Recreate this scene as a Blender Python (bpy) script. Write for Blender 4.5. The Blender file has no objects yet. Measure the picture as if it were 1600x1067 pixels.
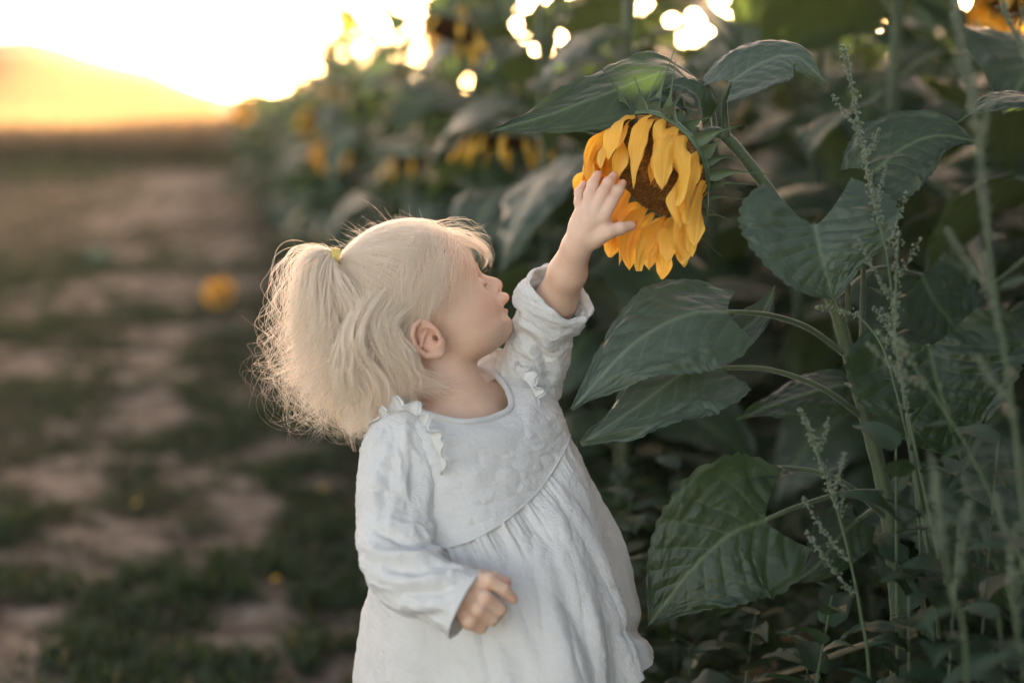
import bpy, math, random
import numpy as np
from mathutils import Vector, Matrix, noise as mnoise

scene = bpy.context.scene
COL = scene.collection
PI = math.pi

# ------------------------------------------------------------------ camera, sky, sun, exposure
CAM_Z = 1.0
PITCH = math.radians(9.8)
FPX = 50.0 / 36.0 * 1600.0            # focal length in photo pixels
D0 = 1.5                               # metres from the camera to the child

cam_d = bpy.data.cameras.new('camera')
cam_d.lens = 50.0
cam_d.sensor_width = 36.0
cam_d.clip_start = 0.05
cam_d.clip_end = 3000.0
cam_d.dof.use_dof = True
cam_d.dof.focus_distance = 1.475
cam_d.dof.aperture_fstop = 1.8
cam = bpy.data.objects.new('camera', cam_d)
COL.objects.link(cam)
cam.location = (0, 0, CAM_Z)
cam.rotation_euler = (PI / 2 - PITCH, 0, 0)
scene.camera = cam

SUN_EL = math.radians(3.6)
SUN_AZ = math.radians(9.5)             # right of the view axis (+Y)
world = bpy.data.worlds.new('World')
scene.world = world
world.use_nodes = True
wn = world.node_tree.nodes
wl = world.node_tree.links
wn.clear()
sky = wn.new('ShaderNodeTexSky')
sky.sky_type = 'NISHITA'
sky.sun_disc = False
sky.sun_elevation = SUN_EL
sky.sun_rotation = SUN_AZ
sky.air_density = 0.3
sky.dust_density = 1.0
sky.ozone_density = 0.4
bg = wn.new('ShaderNodeBackground')
bg.inputs['Strength'].default_value = 0.15
wo = wn.new('ShaderNodeOutputWorld')
warm = wn.new('ShaderNodeMix')                        # the photograph's warm white balance
warm.data_type = 'RGBA'
warm.blend_type = 'MULTIPLY'
warm.inputs[0].default_value = 1.0
warm.inputs[7].default_value = (1.0, 0.71, 0.485, 1)
wl.new(sky.outputs[0], warm.inputs[6])
wl.new(warm.outputs[2], bg.inputs[0])
wl.new(bg.outputs[0], wo.inputs[0])

sun_d = bpy.data.lights.new('sun', 'SUN')
sun_d.energy = 3.5
sun_d.angle = math.radians(0.5)
sun_d.color = (1.0, 0.72, 0.42)
sun = bpy.data.objects.new('sun', sun_d)
COL.objects.link(sun)
sdir = Vector((math.sin(SUN_AZ) * math.cos(SUN_EL), math.cos(SUN_AZ) * math.cos(SUN_EL), math.sin(SUN_EL)))
sun.rotation_euler = sdir.to_track_quat('Z', 'Y').to_euler()
sun.location = sdir * 50

scene.view_settings.view_transform = 'Standard'
scene.view_settings.look = 'None'
scene.view_settings.exposure = 3.9
scene.view_settings.gamma = 1.0
scene.view_settings.use_curve_mapping = False
scene.cycles.use_denoising = True
scene.cycles.max_bounces = 8
scene.cycles.diffuse_bounces = 3
scene.cycles.glossy_bounces = 3
scene.cycles.transmission_bounces = 6
scene.cycles.transparent_max_bounces = 12
scene.cycles.sample_clamp_indirect = 6.0

# ------------------------------------------------------------------ helpers
CP, SP = math.cos(PITCH), math.sin(PITCH)
E1 = np.array([1.0, 0, 0])
E2 = np.array([0, SP, CP])             # up in the picture
E3 = np.array([0, -CP, SP])            # towards the camera
CAMP = np.array([0, 0, CAM_Z])


def P(px, py, d=D0):
    """World point seen at a photo position, d metres in front of the lens."""
    return CAMP + E1 * ((px - 800) / FPX * d) + E2 * ((533.5 - py) / FPX * d) - E3 * d


def PP(pts):
    return np.array([P(*p) for p in pts])


def G(px, py, z=0.0):
    """Point of the ground seen at a photo position."""
    r = E1 * ((px - 800) / FPX) + E2 * ((533.5 - py) / FPX) - E3
    t = (z - CAM_Z) / r[2]
    return CAMP + r * t


S0 = D0 / FPX                          # metres per photo pixel at the child


def nrm(v):
    v = np.asarray(v, float)
    return v / np.maximum(np.linalg.norm(v, axis=-1, keepdims=True), 1e-12)


def _h3(i, j, k, seed):
    n = (i * 374761393 + j * 668265263 + k * 2147483647 + seed * 974634777) & 0xffffffff
    n = ((n ^ (n >> 13)) * 1274126177) & 0xffffffff
    n = (n ^ (n >> 16)) & 0xffffff
    return n.astype(np.float64) / 0xffffff * 2 - 1


def vnoise(p, scale=1.0, seed=0):
    """Smooth value noise of points (n,3), about -1..1."""
    p = np.asarray(p, float) * scale
    i = np.floor(p).astype(np.int64)
    f = p - i
    f = f * f * f * (f * (f * 6 - 15) + 10)
    out = 0
    for a in (0, 1):
        wa = f[:, 0] if a else 1 - f[:, 0]
        for b in (0, 1):
            wb = f[:, 1] if b else 1 - f[:, 1]
            for c in (0, 1):
                wc = f[:, 2] if c else 1 - f[:, 2]
                out = out + wa * wb * wc * _h3(i[:, 0] + a, i[:, 1] + b, i[:, 2] + c, seed)
    return out


def fbm(p, scale=1.0, seed=0, octs=3):
    o, a = 0, 1.0
    for k in range(octs):
        o = o + a * vnoise(p, scale * 2 ** k, seed + k * 17)
        a *= 0.5
    return o / 1.6


def mesh_np(name, V, F, smooth=True):
    """Mesh from an (n,3) array and an (m,k) array of equal-sided faces, or a list of such arrays."""
    me = bpy.data.meshes.new(name)
    V = np.asarray(V, np.float32)
    Fs = F if isinstance(F, (list, tuple)) else [F]
    Fs = [np.asarray(f, np.int32) for f in Fs if len(f)]
    me.vertices.add(len(V))
    me.vertices.foreach_set('co', V.ravel())
    nl = sum(f.size for f in Fs)
    npoly = sum(len(f) for f in Fs)
    me.loops.add(nl)
    me.loops.foreach_set('vertex_index', np.concatenate([f.ravel() for f in Fs]))
    me.polygons.add(npoly)
    tot = np.concatenate([np.full(len(f), f.shape[1], np.int32) for f in Fs])
    st = np.concatenate([[0], np.cumsum(tot)[:-1]]).astype(np.int32)
    me.polygons.foreach_set('loop_start', st)
    me.polygons.foreach_set('loop_total', tot)
    me.update(calc_edges=True)
    me.polygons.foreach_set('use_smooth', np.full(npoly, smooth, bool))
    me.validate()
    return me


def attr(me, name, vals):
    a = me.attributes.new(name, 'FLOAT', 'POINT')
    a.data.foreach_set('value', np.asarray(vals, np.float32))


def link(name, me, mat=None, parent=None):
    o = bpy.data.objects.new(name, me)
    COL.objects.link(o)
    if mat is not None and me is not None and len(me.materials) == 0:
        me.materials.append(mat)
    if parent is not None:
        o.parent = parent
    return o


def tag(o, label=None, cat=None, group=None, kind=None):
    if label:
        o['label'] = label
    if cat:
        o['category'] = cat
    if group:
        o['group'] = group
    if kind:
        o['kind'] = kind
    return o


def thing(name, loc, label, cat, group=None):
    o = bpy.data.objects.new(name, None)
    o.empty_display_size = 0.05
    COL.objects.link(o)
    o.location = [float(c) for c in loc]
    return tag(o, label, cat, group)


def rebase(root, o):
    """Parent o to root keeping its world-space mesh: the mesh data is shifted to the root's own space."""
    inv = np.array(root.location)
    me = o.data
    if isinstance(me, bpy.types.Mesh):
        me.transform(Matrix.Translation(-Vector(inv)))
    o.parent = root
    return o


def catmull(pts, n):
    """Resample a polyline (k,dim) as a smooth curve of n points, roughly even."""
    pts = np.asarray(pts, float)
    if len(pts) == 2:
        t = np.linspace(0, 1, n)[:, None]
        return pts[0] * (1 - t) + pts[1] * t
    q = np.vstack([2 * pts[0] - pts[1], pts, 2 * pts[-1] - pts[-2]])
    L = np.linalg.norm(np.diff(pts[:, :3], axis=0), axis=1)
    cum = np.concatenate([[0], np.cumsum(L)])
    s = np.linspace(0, cum[-1], n)
    k = np.clip(np.searchsorted(cum, s, side='right') - 1, 0, len(pts) - 2)
    t = ((s - cum[k]) / np.maximum(L[k], 1e-9))[:, None]
    p0, p1, p2, p3 = q[k], q[k + 1], q[k + 2], q[k + 3]
    return 0.5 * ((2 * p1) + (-p0 + p2) * t + (2 * p0 - 5 * p1 + 4 * p2 - p3) * t ** 2 + (-p0 + 3 * p1 - 3 * p2 + p3) * t ** 3)


def frames(c, up=None):
    """Rotation-minimising normal and binormal along a curve (n,3)."""
    t = nrm(np.gradient(c, axis=0))
    n0 = np.array([0, 0, 1.0]) if up is None else np.asarray(up, float)
    N = np.zeros_like(c)
    v = n0 - t[0] * np.dot(n0, t[0])
    if np.linalg.norm(v) < 1e-4:
        v = np.array([1.0, 0.3, 0]) - t[0] * np.dot(np.array([1.0, 0.3, 0]), t[0])
    N[0] = nrm(v)
    for i in range(1, len(c)):
        v = N[i - 1] - t[i] * np.dot(N[i - 1], t[i])
        N[i] = nrm(v)
    return t, N, np.cross(t, N)


def grid_faces(a, b, wrap=False):
    """Quads of an (a rows, b columns) vertex grid; wrap closes the columns."""
    i = np.arange(a - 1)[:, None]
    j = np.arange(b if wrap else b - 1)[None, :]
    j2 = (j + 1) % b
    return np.stack([i * b + j, i * b + j2, (i + 1) * b + j2, (i + 1) * b + j], -1).reshape(-1, 4)


def tube_np(c, r, m=8, caps=True, rough=0.0, seed=0):
    c = np.asarray(c, float)
    r = np.broadcast_to(np.asarray(r, float), (len(c),))
    t, N, B = frames(c)
    a = np.linspace(0, 2 * PI, m, endpoint=False)
    V = c[:, None] + (N[:, None] * np.cos(a)[None, :, None] + B[:, None] * np.sin(a)[None, :, None]) * r[:, None, None]
    V = V.reshape(-1, 3)
    F = [grid_faces(len(c), m, True)]
    if caps:
        n = len(V)
        V = np.vstack([V, c[0] - t[0] * r[0] * 0.5, c[-1] + t[-1] * r[-1] * 0.5])
        j = np.arange(m)
        F.append(np.stack([(j + 1) % m, j, np.full(m, n)], -1))
        k = (len(c) - 1) * m
        F.append(np.stack([k + j, k + (j + 1) % m, np.full(m, n + 1)], -1))
    return V, F


def tube(name, pts, r, mat, parent=None, n=24, m=8, smooth_path=True):
    pts = np.asarray(pts, float)
    c = catmull(pts, n) if smooth_path else pts
    if np.ndim(r):
        r = np.interp(np.linspace(0, 1, len(c)), np.linspace(0, 1, len(r)), r)
    V, F = tube_np(c, r, m)
    return link(name, mesh_np(name, V, F), mat, parent)


class Joined:
    """Collects many small shapes into one mesh."""
    def __init__(self):
        self.V, self.F, self.n = [], [], 0
        self.A = []

    def add(self, V, F, a=None):
        Fs = F if isinstance(F, (list, tuple)) else [F]
        self.F += [np.asarray(f) + self.n for f in Fs if len(f)]
        self.V.append(V)
        self.n += len(V)
        self.A.append(np.zeros(len(V)) if a is None else np.broadcast_to(np.asarray(a, float), (len(V),)))

    def mesh(self, name, att=None, smooth=True):
        by = {}
        for f in self.F:
            by.setdefault(f.shape[1], []).append(f)
        me = mesh_np(name, np.vstack(self.V), [np.vstack(x) for x in by.values()], smooth)
        if att:
            attr(me, att, np.concatenate(self.A))
        return me


# ------------------------------------------------------------------ material helpers
def mat(name):
    m = bpy.data.materials.new(name)
    m.use_nodes = True
    nt = m.node_tree
    nt.nodes.clear()
    out = nt.nodes.new('ShaderNodeOutputMaterial')
    return m, nt, out


def N(nt, t, **kw):
    n = nt.nodes.new('ShaderNode' + t)
    for k, v in kw.items():
        if k.startswith('i_'):
            n.inputs[k[2:].replace('_', ' ')].default_value = v
        else:
            setattr(n, k, v)
    return n


def ramp(nt, src, stops):
    r = nt.nodes.new('ShaderNodeValToRGB')
    el = r.color_ramp.elements
    while len(el) < len(stops):
        el.new(0.5)
    for e, (p, c) in zip(el, stops):
        e.position = p
        e.color = (*c, 1) if len(c) == 3 else c
    nt.links.new(src, r.inputs[0])
    return r.outputs[0]


def mixc(nt, a, b, fac, mode='MIX'):
    m = nt.nodes.new('ShaderNodeMix')
    m.data_type = 'RGBA'
    m.blend_type = mode
    for sock, v in ((m.inputs[0], fac), (m.inputs[6], a), (m.inputs[7], b)):
        if isinstance(v, (int, float)):
            sock.default_value = v
        elif isinstance(v, (tuple, list)):
            sock.default_value = (*v, 1) if len(v) == 3 else v
        else:
            nt.links.new(v, sock)
    return m.outputs[2]


def bump(nt, h, strength=0.3, dist=0.001, normal=None):
    b = nt.nodes.new('ShaderNodeBump')
    b.inputs['Strength'].default_value = strength
    b.inputs['Distance'].default_value = dist
    nt.links.new(h, b.inputs['Height'])
    if normal is not None:
        nt.links.new(normal, b.inputs['Normal'])
    return b.outputs[0]


def noise_tex(nt, co, scale, detail=3, rough=0.55, w=None):
    n = nt.nodes.new('ShaderNodeTexNoise')
    n.inputs['Scale'].default_value = scale
    n.inputs['Detail'].default_value = detail
    n.inputs['Roughness'].default_value = rough
    if co is not None:
        nt.links.new(co, n.inputs['Vector'])
    return n.outputs['Fac']


def co_obj(nt):
    return nt.nodes.new('ShaderNodeTexCoord').outputs['Object']


def attr_node(nt, name):
    a = nt.nodes.new('ShaderNodeAttribute')
    a.attribute_name = name
    return a.outputs['Fac']


def principled(nt, out, base=None, rough=0.5, normal=None, **kw):
    b = nt.nodes.new('ShaderNodeBsdfPrincipled')
    if base is not None:
        if isinstance(base, (tuple, list)):
            b.inputs['Base Color'].default_value = (*base, 1)
        else:
            nt.links.new(base, b.inputs['Base Color'])
    if isinstance(rough, (int, float)):
        b.inputs['Roughness'].default_value = rough
    else:
        nt.links.new(rough, b.inputs['Roughness'])
    if normal is not None:
        nt.links.new(normal, b.inputs['Normal'])
    for k, v in kw.items():
        b.inputs[k.replace('_', ' ')].default_value = v
    if out is not None:
        nt.links.new(b.outputs[0], out.inputs[0])
    return b


def add_translucent(nt, out, b, color, fac, normal=None):
    t = nt.nodes.new('ShaderNodeBsdfTranslucent')
    if isinstance(color, (tuple, list)):
        t.inputs[0].default_value = (*color, 1)
    else:
        nt.links.new(color, t.inputs[0])
    if normal is not None:
        nt.links.new(normal, t.inputs[1])
    m = nt.nodes.new('ShaderNodeMixShader')
    m.inputs[0].default_value = fac
    nt.links.new(b.outputs[0], m.inputs[1])
    nt.links.new(t.outputs[0], m.inputs[2])
    nt.links.new(m.outputs[0], out.inputs[0])
# ------------------------------------------------------------------ smooth-blended solid shapes -> one mesh
def s_ell(p, c, r, R=None):
    q = p - np.asarray(c, float)
    if R is not None:
        q = q @ R
    r = np.asarray(r, float)
    k0 = np.sqrt(((q / r) ** 2).sum(1))
    k1 = np.sqrt(((q / (r * r)) ** 2).sum(1))
    return k0 * (k0 - 1) / np.maximum(k1, 1e-9)


def s_cone(p, a, b, ra, rb):
    a = np.asarray(a, float)
    ba = np.asarray(b, float) - a
    pa = p - a
    h = np.clip(pa @ ba / (ba @ ba), 0, 1)
    return np.sqrt(((pa - h[:, None] * ba) ** 2).sum(1)) - (ra + (rb - ra) * h)


def smin(a, b, k):
    h = np.clip(0.5 + 0.5 * (b - a) / k, 0, 1)
    return b + (a - b) * h - k * h * (1 - h)


def smax(a, b, k):
    return -smin(-a, -b, k)


def s_chain(p, pts, rs, k=None):
    d = None
    for i in range(len(pts) - 1):
        e = s_cone(p, pts[i], pts[i + 1], rs[i], rs[i + 1])
        d = e if d is None else (np.minimum(d, e) if k is None else smin(d, e, k))
    return d


def surface_nets(fn, lo, hi, h, B=10, margin=1.0):
    """Quads of the zero surface of fn(points)->distance inside a box; only blocks near it are filled in."""
    lo = np.asarray(lo, float)
    nb = np.ceil((np.asarray(hi) - lo) / (h * B)).astype(int)
    gi = np.stack(np.meshgrid(*[np.arange(n) for n in nb], indexing='ij'), -1).reshape(-1, 3)
    cen = lo + (gi + 0.5) * B * h
    d = np.concatenate([fn(c) for c in np.array_split(cen, max(1, len(cen) // 200000))])
    act = gi[np.abs(d) < B * h * 0.87 * 1.25 * margin + 2 * h]
    dims = nb * B + 3
    loc = np.stack(np.meshgrid(*[np.arange(B + 1)] * 3, indexing='ij'), -1).reshape(-1, 3)
    ids, pts, quads = [], [], []
    step = max(1, 400000 // len(loc))
    for s in range(0, len(act), step):
        blk = act[s:s + step]
        L = (blk[:, None] * B + loc[None]).reshape(-1, 3)
        v = fn(lo + L * h).reshape(len(blk), B + 1, B + 1, B + 1)
        for ax in range(3):
            sl0 = [slice(None)] + [slice(0, B)] * 3
            sl1 = list(sl0)
            sl1[1 + ax] = slice(1, B + 1)
            v0, v1 = v[tuple(sl0)], v[tuple(sl1)]
            cr = (v0 < 0) != (v1 < 0)
            w = np.argwhere(cr)
            if not len(w):
                continue
            a, b = v0[cr], v1[cr]
            g = blk[w[:, 0]] * B + w[:, 1:]
            x = g.astype(float)
            x[:, ax] += a / (a - b)
            o1, o2 = [(1, 2), (2, 0), (0, 1)][ax]
            cells = []
            for (u, q) in ((0, 0), (1, 0), (1, 1), (0, 1)):
                c = g.copy() + 1
                c[:, o1] -= u
                c[:, o2] -= q
                cells.append((c[:, 0] * dims[1] + c[:, 1]) * dims[2] + c[:, 2])
            Q = np.stack(cells, -1)
            flip = a < 0
            Q[~flip] = Q[~flip][:, ::-1]
            quads.append(Q)
            ids.append(Q.ravel())
            pts.append(np.repeat(x, 4, axis=0))
    ids = np.concatenate(ids)
    pts = np.concatenate(pts)
    quads = np.concatenate(quads)
    uq, inv = np.unique(ids, return_inverse=True)
    cnt = np.bincount(inv)
    V = np.stack([np.bincount(inv, pts[:, k]) / cnt for k in range(3)], -1)
    return lo + V * h, inv.reshape(-1, 4)


def relax(V, F, it=2, lam=0.5):
    n = len(V)
    e = np.concatenate([F[:, [0, 1]], F[:, [1, 2]], F[:, [2, 3]], F[:, [3, 0]]])
    e = np.concatenate([e, e[:, ::-1]])
    cnt = np.maximum(np.bincount(e[:, 0], minlength=n), 1)
    for k in range(it):
        for l in (lam, -lam * 1.05):
            avg = np.stack([np.bincount(e[:, 0], V[e[:, 1], c], minlength=n) / cnt for c in range(3)], -1)
            V = V + l * (avg - V)
    return V


def vnormals(V, F):
    a, b, c = V[F[:, 0]], V[F[:, 1]], V[F[:, 2]]
    d = V[F[:, 3]] if F.shape[1] == 4 else c
    fn = np.cross(c - a, d - b) if F.shape[1] == 4 else np.cross(b - a, c - a)
    N_ = np.zeros_like(V)
    for k in range(F.shape[1]):
        for x in range(3):
            N_[:, x] += np.bincount(F[:, k], fn[:, x], minlength=len(V))
    return nrm(N_)
# ------------------------------------------------------------------ ground, far slope
ES = -0.215                                                # the field edge: x = EX + ES * y
EX = 0.59


def edge_x(y):
    return EX + ES * y


DIRT = [(30, 1030, 90, 40, 1), (120, 775, 120, 34, 1), (75, 735, 70, 22, .8), (290, 835, 130, 34, .9), (415, 712, 50, 34, 1.1), (385, 790, 70, 45, 1.1), (405, 970, 55, 60, 1.1),
        (330, 900, 80, 26, .8), (60, 840, 90, 26, .6), (150, 890, 60, 18, .5), (265, 560, 45, 36, 1.1), (240, 640, 60, 34, 1.1), (330, 640, 60, 22, .6), (150, 585, 90, 12, .8),
        (30, 570, 50, 14, .6), (325, 285, 110, 14, 1.2), (300, 330, 110, 20, .9), (190, 350, 60, 16, .9), (250, 450, 90, 22, .9), (350, 400, 70, 24, 1.0), (200, 400, 50, 14, .8),
        (90, 480, 70, 10, .6), (280, 515, 60, 12, .7), (375, 440, 50, 14, .8), (150, 690, 60, 12, .5), (480, 760, 30, 16, .6), (30, 960, 60, 14, .5)]


def dirt_mask(x, y):
    """0 grass .. 1 bare earth, for ground positions in metres."""
    x, y = np.asarray(x, float), np.asarray(y, float)
    q = np.stack([x, y, np.zeros_like(x)], -1) - CAMP
    d = -(q @ E3)
    dd = np.maximum(d, 0.3)
    px, py = 800 + (q @ E1) / dd * FPX, 533.5 - (q @ E2) / dd * FPX
    p3 = np.stack([x, y, np.zeros_like(x)], -1)
    wob = fbm(p3, 3.2, 6)
    m_ = np.zeros(len(x))
    for a, b, rx, ry, w in DIRT:
        e = ((px - a) / rx) ** 2 + ((py - b) / ry) ** 2
        m_ = np.maximum(m_, w * np.exp(-e * 0.8))
    m_ = m_ * 0.8 + 0.12 + 0.42 * wob + 0.72 * fbm(p3, 8, 8, 4) + 0.45 * fbm(p3, 30, 18, 3)
    # the rest of the track, out of the picture too: two worn bands along the field
    u = x - edge_x(y)
    band = np.exp(-((u + 0.75) / 0.3) ** 2) + np.exp(-((u + 2.0) / 0.3) ** 2)
    inpic = np.clip((px + 120) / 100, 0, 1) * np.clip((1150 - py) / 60, 0, 1)
    out_m = 0.62 * band * (0.7 + 0.8 * fbm(p3, 1.4, 12)) + 0.3 * wob
    v = m_ * inpic + out_m * (1 - inpic)
    v = v * np.clip((24 - y) / 6, 0, 1) * np.clip(-(u - 0.1) / 0.3 + 0.3, 0, 1)
    return np.clip((v - 0.30) * 2.4, 0, 1)


def terrain_z(x, y):
    x, y = np.asarray(x, float), np.asarray(y, float)
    r = np.hypot(x, y)
    px = 800 + FPX * np.divide(x, np.maximum(y, 1e-3))
    px = np.where(y <= 1, np.where(x < 0, -3000, 3000), px)
    el = np.interp(px, [-2600, -700, -200, 0, 60, 110, 170, 250, 320, 380, 500, 900, 3000], [60, 80, 92, 90, 93, 84, 66, 50, 20, 6, 4, 4, 20]) / FPX
    k = np.clip((r - 34) / 196, 0, 1)
    k = k * k * (3 - 2 * k)
    z = el * 230 * k * (1 + 0.2 * np.clip((r - 230) / 500, 0, 1))
    p3 = np.stack([x.ravel(), y.ravel(), 0 * x.ravel()], -1)
    z = z + (0.012 * fbm(p3, 2.2, 2) + 0.006 * fbm(p3, 9, 3)).reshape(x.shape) * np.clip(1.5 - r / 40, 0, 1)
    z = z + 0.5 * fbm(p3, 0.012, 4).reshape(x.shape) * k
    return z


def m_ground():
    m, nt, out = mat('earth_and_turf')
    co = co_obj(nt)
    d = attr_node(nt, 'dirt')
    gold = attr_node(nt, 'gold')
    earth = ramp(nt, noise_tex(nt, co, 9, 6, 0.65), [(0.28, (0.075, 0.056, 0.040)), (0.48, (0.18, 0.142, 0.11)), (0.7, (0.37, 0.305, 0.245))])
    turf = ramp(nt, noise_tex(nt, co, 12, 5, 0.7), [(0.3, (0.018, 0.014, 0.009)), (0.52, (0.045, 0.034, 0.022)), (0.72, (0.11, 0.082, 0.057))])
    base = mixc(nt, turf, earth, d)
    far = attr_node(nt, 'far')
    straw = ramp(nt, noise_tex(nt, co, 0.25, 5, 0.7), [(0.3, (0.22, 0.15, 0.07)), (0.7, (0.32, 0.23, 0.11))])
    straw = mixc(nt, straw, (0.085, 0.070, 0.040), far)
    base = mixc(nt, base, straw, gold)
    nb = bump(nt, noise_tex(nt, co, 34, 6, 0.7), 0.9, 0.02)
    principled(nt, out, base, 0.95, nb, Specular_IOR_Level=0.15)
    return m


def axis(near, n_near, far, n_far, neg):
    a = np.linspace(-neg, near, n_near)
    b = near * (far / near) ** np.linspace(0, 1, n_far)[1:]
    return np.concatenate([a, b])


ys = axis(9.0, 330, 650.0, 120, 3.0)
xs_ = axis(4.5, 220, 650.0, 60, 4.5)
xs = np.unique(np.concatenate([-xs_[xs_ > 4.4][::-1], xs_]))
X_, Y_ = np.meshgrid(xs, ys, indexing='ij')
Z_ = terrain_z(X_, Y_)
V = np.stack([X_, Y_, Z_], -1).reshape(-1, 3)
me = mesh_np('ground', V, grid_faces(len(xs), len(ys))[:, ::-1])
attr(me, 'dirt', dirt_mask(V[:, 0], V[:, 1]))
r_ = np.hypot(V[:, 0], V[:, 1])
attr(me, 'gold', np.clip((r_ - 20) / 14, 0, 1) * np.clip((edge_x(V[:, 1]) - V[:, 0] + 1) / 2, 0, 1))
attr(me, 'far', np.clip((r_ - 110) / 60, 0, 1))
ground = link('ground', me, m_ground())
tag(ground, 'worn earthen track with patches of low grass beside the sunflower field', None, None, 'structure')
# ------------------------------------------------------------------ sunflower materials and builders
def m_leaf(name, dark, light, vein_c, tr, spec=0.55, rough=0.46, bumps=True):
    m, nt, out = mat(name)
    co = co_obj(nt)
    n1 = noise_tex(nt, co, 14, 4)
    base = ramp(nt, n1, [(0.3, dark), (0.72, light)])
    v = attr_node(nt, 'vein')
    base = mixc(nt, base, vein_c, v)
    spots = ramp(nt, noise_tex(nt, co, 60, 2), [(0.745, (0, 0, 0)), (0.79, (1, 1, 1))])
    base = mixc(nt, base, (0.10, 0.085, 0.04), spots)
    geo = nt.nodes.new('ShaderNodeNewGeometry')
    back = mixc(nt, base, (0.16, 0.20, 0.12), 0.35)
    base = mixc(nt, base, back, geo.outputs['Backfacing'])
    if bumps:
        nb = bump(nt, noise_tex(nt, co, 160, 3), 0.35, 0.0018)
        nb = bump(nt, noise_tex(nt, co, 700, 2), 0.25, 0.0006, nb)
    else:
        nb = None
    b = principled(nt, None, base, rough, nb, Specular_IOR_Level=spec, Sheen_Weight=0.12)
    add_translucent(nt, out, b, tr, 0.22, nb)
    return m


MAT_LEAF = m_leaf('sunflower_leaf', (0.012, 0.028, 0.014), (0.025, 0.046, 0.022), (0.10, 0.14, 0.07), (0.07, 0.13, 0.03))
MAT_LEAF_PALE = m_leaf('pale_sunflower_leaf', (0.036, 0.060, 0.042), (0.062, 0.092, 0.066), (0.14, 0.18, 0.12), (0.07, 0.12, 0.04))
MAT_LEAF_FAR = m_leaf('field_leaf', (0.012, 0.029, 0.013), (0.033, 0.058, 0.025), (0.08, 0.12, 0.05), (0.12, 0.18, 0.035), bumps=False)


def m_stem(name, a, b_, fuzz=0.5):
    m, nt, out = mat(name)
    co = co_obj(nt)
    base = ramp(nt, noise_tex(nt, co, 25, 3), [(0.3, a), (0.7, b_)])
    nb = bump(nt, noise_tex(nt, co, 500, 3), 0.5, 0.0008)
    principled(nt, out, base, 0.6, nb, Sheen_Weight=fuzz, Sheen_Roughness=0.4)
    return m


MAT_STEM = m_stem('sunflower_stem', (0.048, 0.068, 0.030), (0.085, 0.11, 0.048))
MAT_BRACT = m_stem('sunflower_bract', (0.06, 0.095, 0.045), (0.10, 0.14, 0.06))


def m_petal():
    m, nt, out = mat('sunflower_petal')
    co = co_obj(nt)
    base = ramp(nt, noise_tex(nt, co, 35, 3), [(0.3, (0.92, 0.53, 0.08)), (0.7, (0.97, 0.66, 0.16))])
    s = attr_node(nt, 'stripe')
    base = mixc(nt, base, (0.88, 0.42, 0.035), s)
    nb = bump(nt, noise_tex(nt, co, 300, 2), 0.2, 0.0006)
    b = principled(nt, None, base, 0.55, nb, Specular_IOR_Level=0.3)
    add_translucent(nt, out, b, (0.95, 0.52, 0.05), 0.35)
    return m


MAT_PETAL = m_petal()
m, nt, out = mat('sunflower_disk')
co = co_obj(nt)
principled(nt, out, ramp(nt, noise_tex(nt, co, 130, 3), [(0.35, (0.13, 0.058, 0.014)), (0.7, (0.36, 0.18, 0.035))]), 0.75)
MAT_DISK = m
m, nt, out = mat('sunflower_floret')
principled(nt, out, ramp(nt, noise_tex(nt, co_obj(nt), 160, 3), [(0.35, (0.26, 0.10, 0.016)), (0.7, (0.60, 0.28, 0.04))]), 0.7)
MAT_FLORET = m
m, nt, out = mat('withered_disk')
principled(nt, out, ramp(nt, noise_tex(nt, co_obj(nt), 60, 3), [(0.35, (0.05, 0.022, 0.008)), (0.7, (0.13, 0.06, 0.018))]), 0.8)
MAT_BROWN = m

LU = [0.0, 0.05, 0.12, 0.22, 0.34, 0.5, 0.66, 0.8, 0.9, 0.96, 1.0]
LW = [0.52, 0.74, 0.91, 1.0, 0.98, 0.83, 0.59, 0.35, 0.17, 0.065, 0.0]


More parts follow.
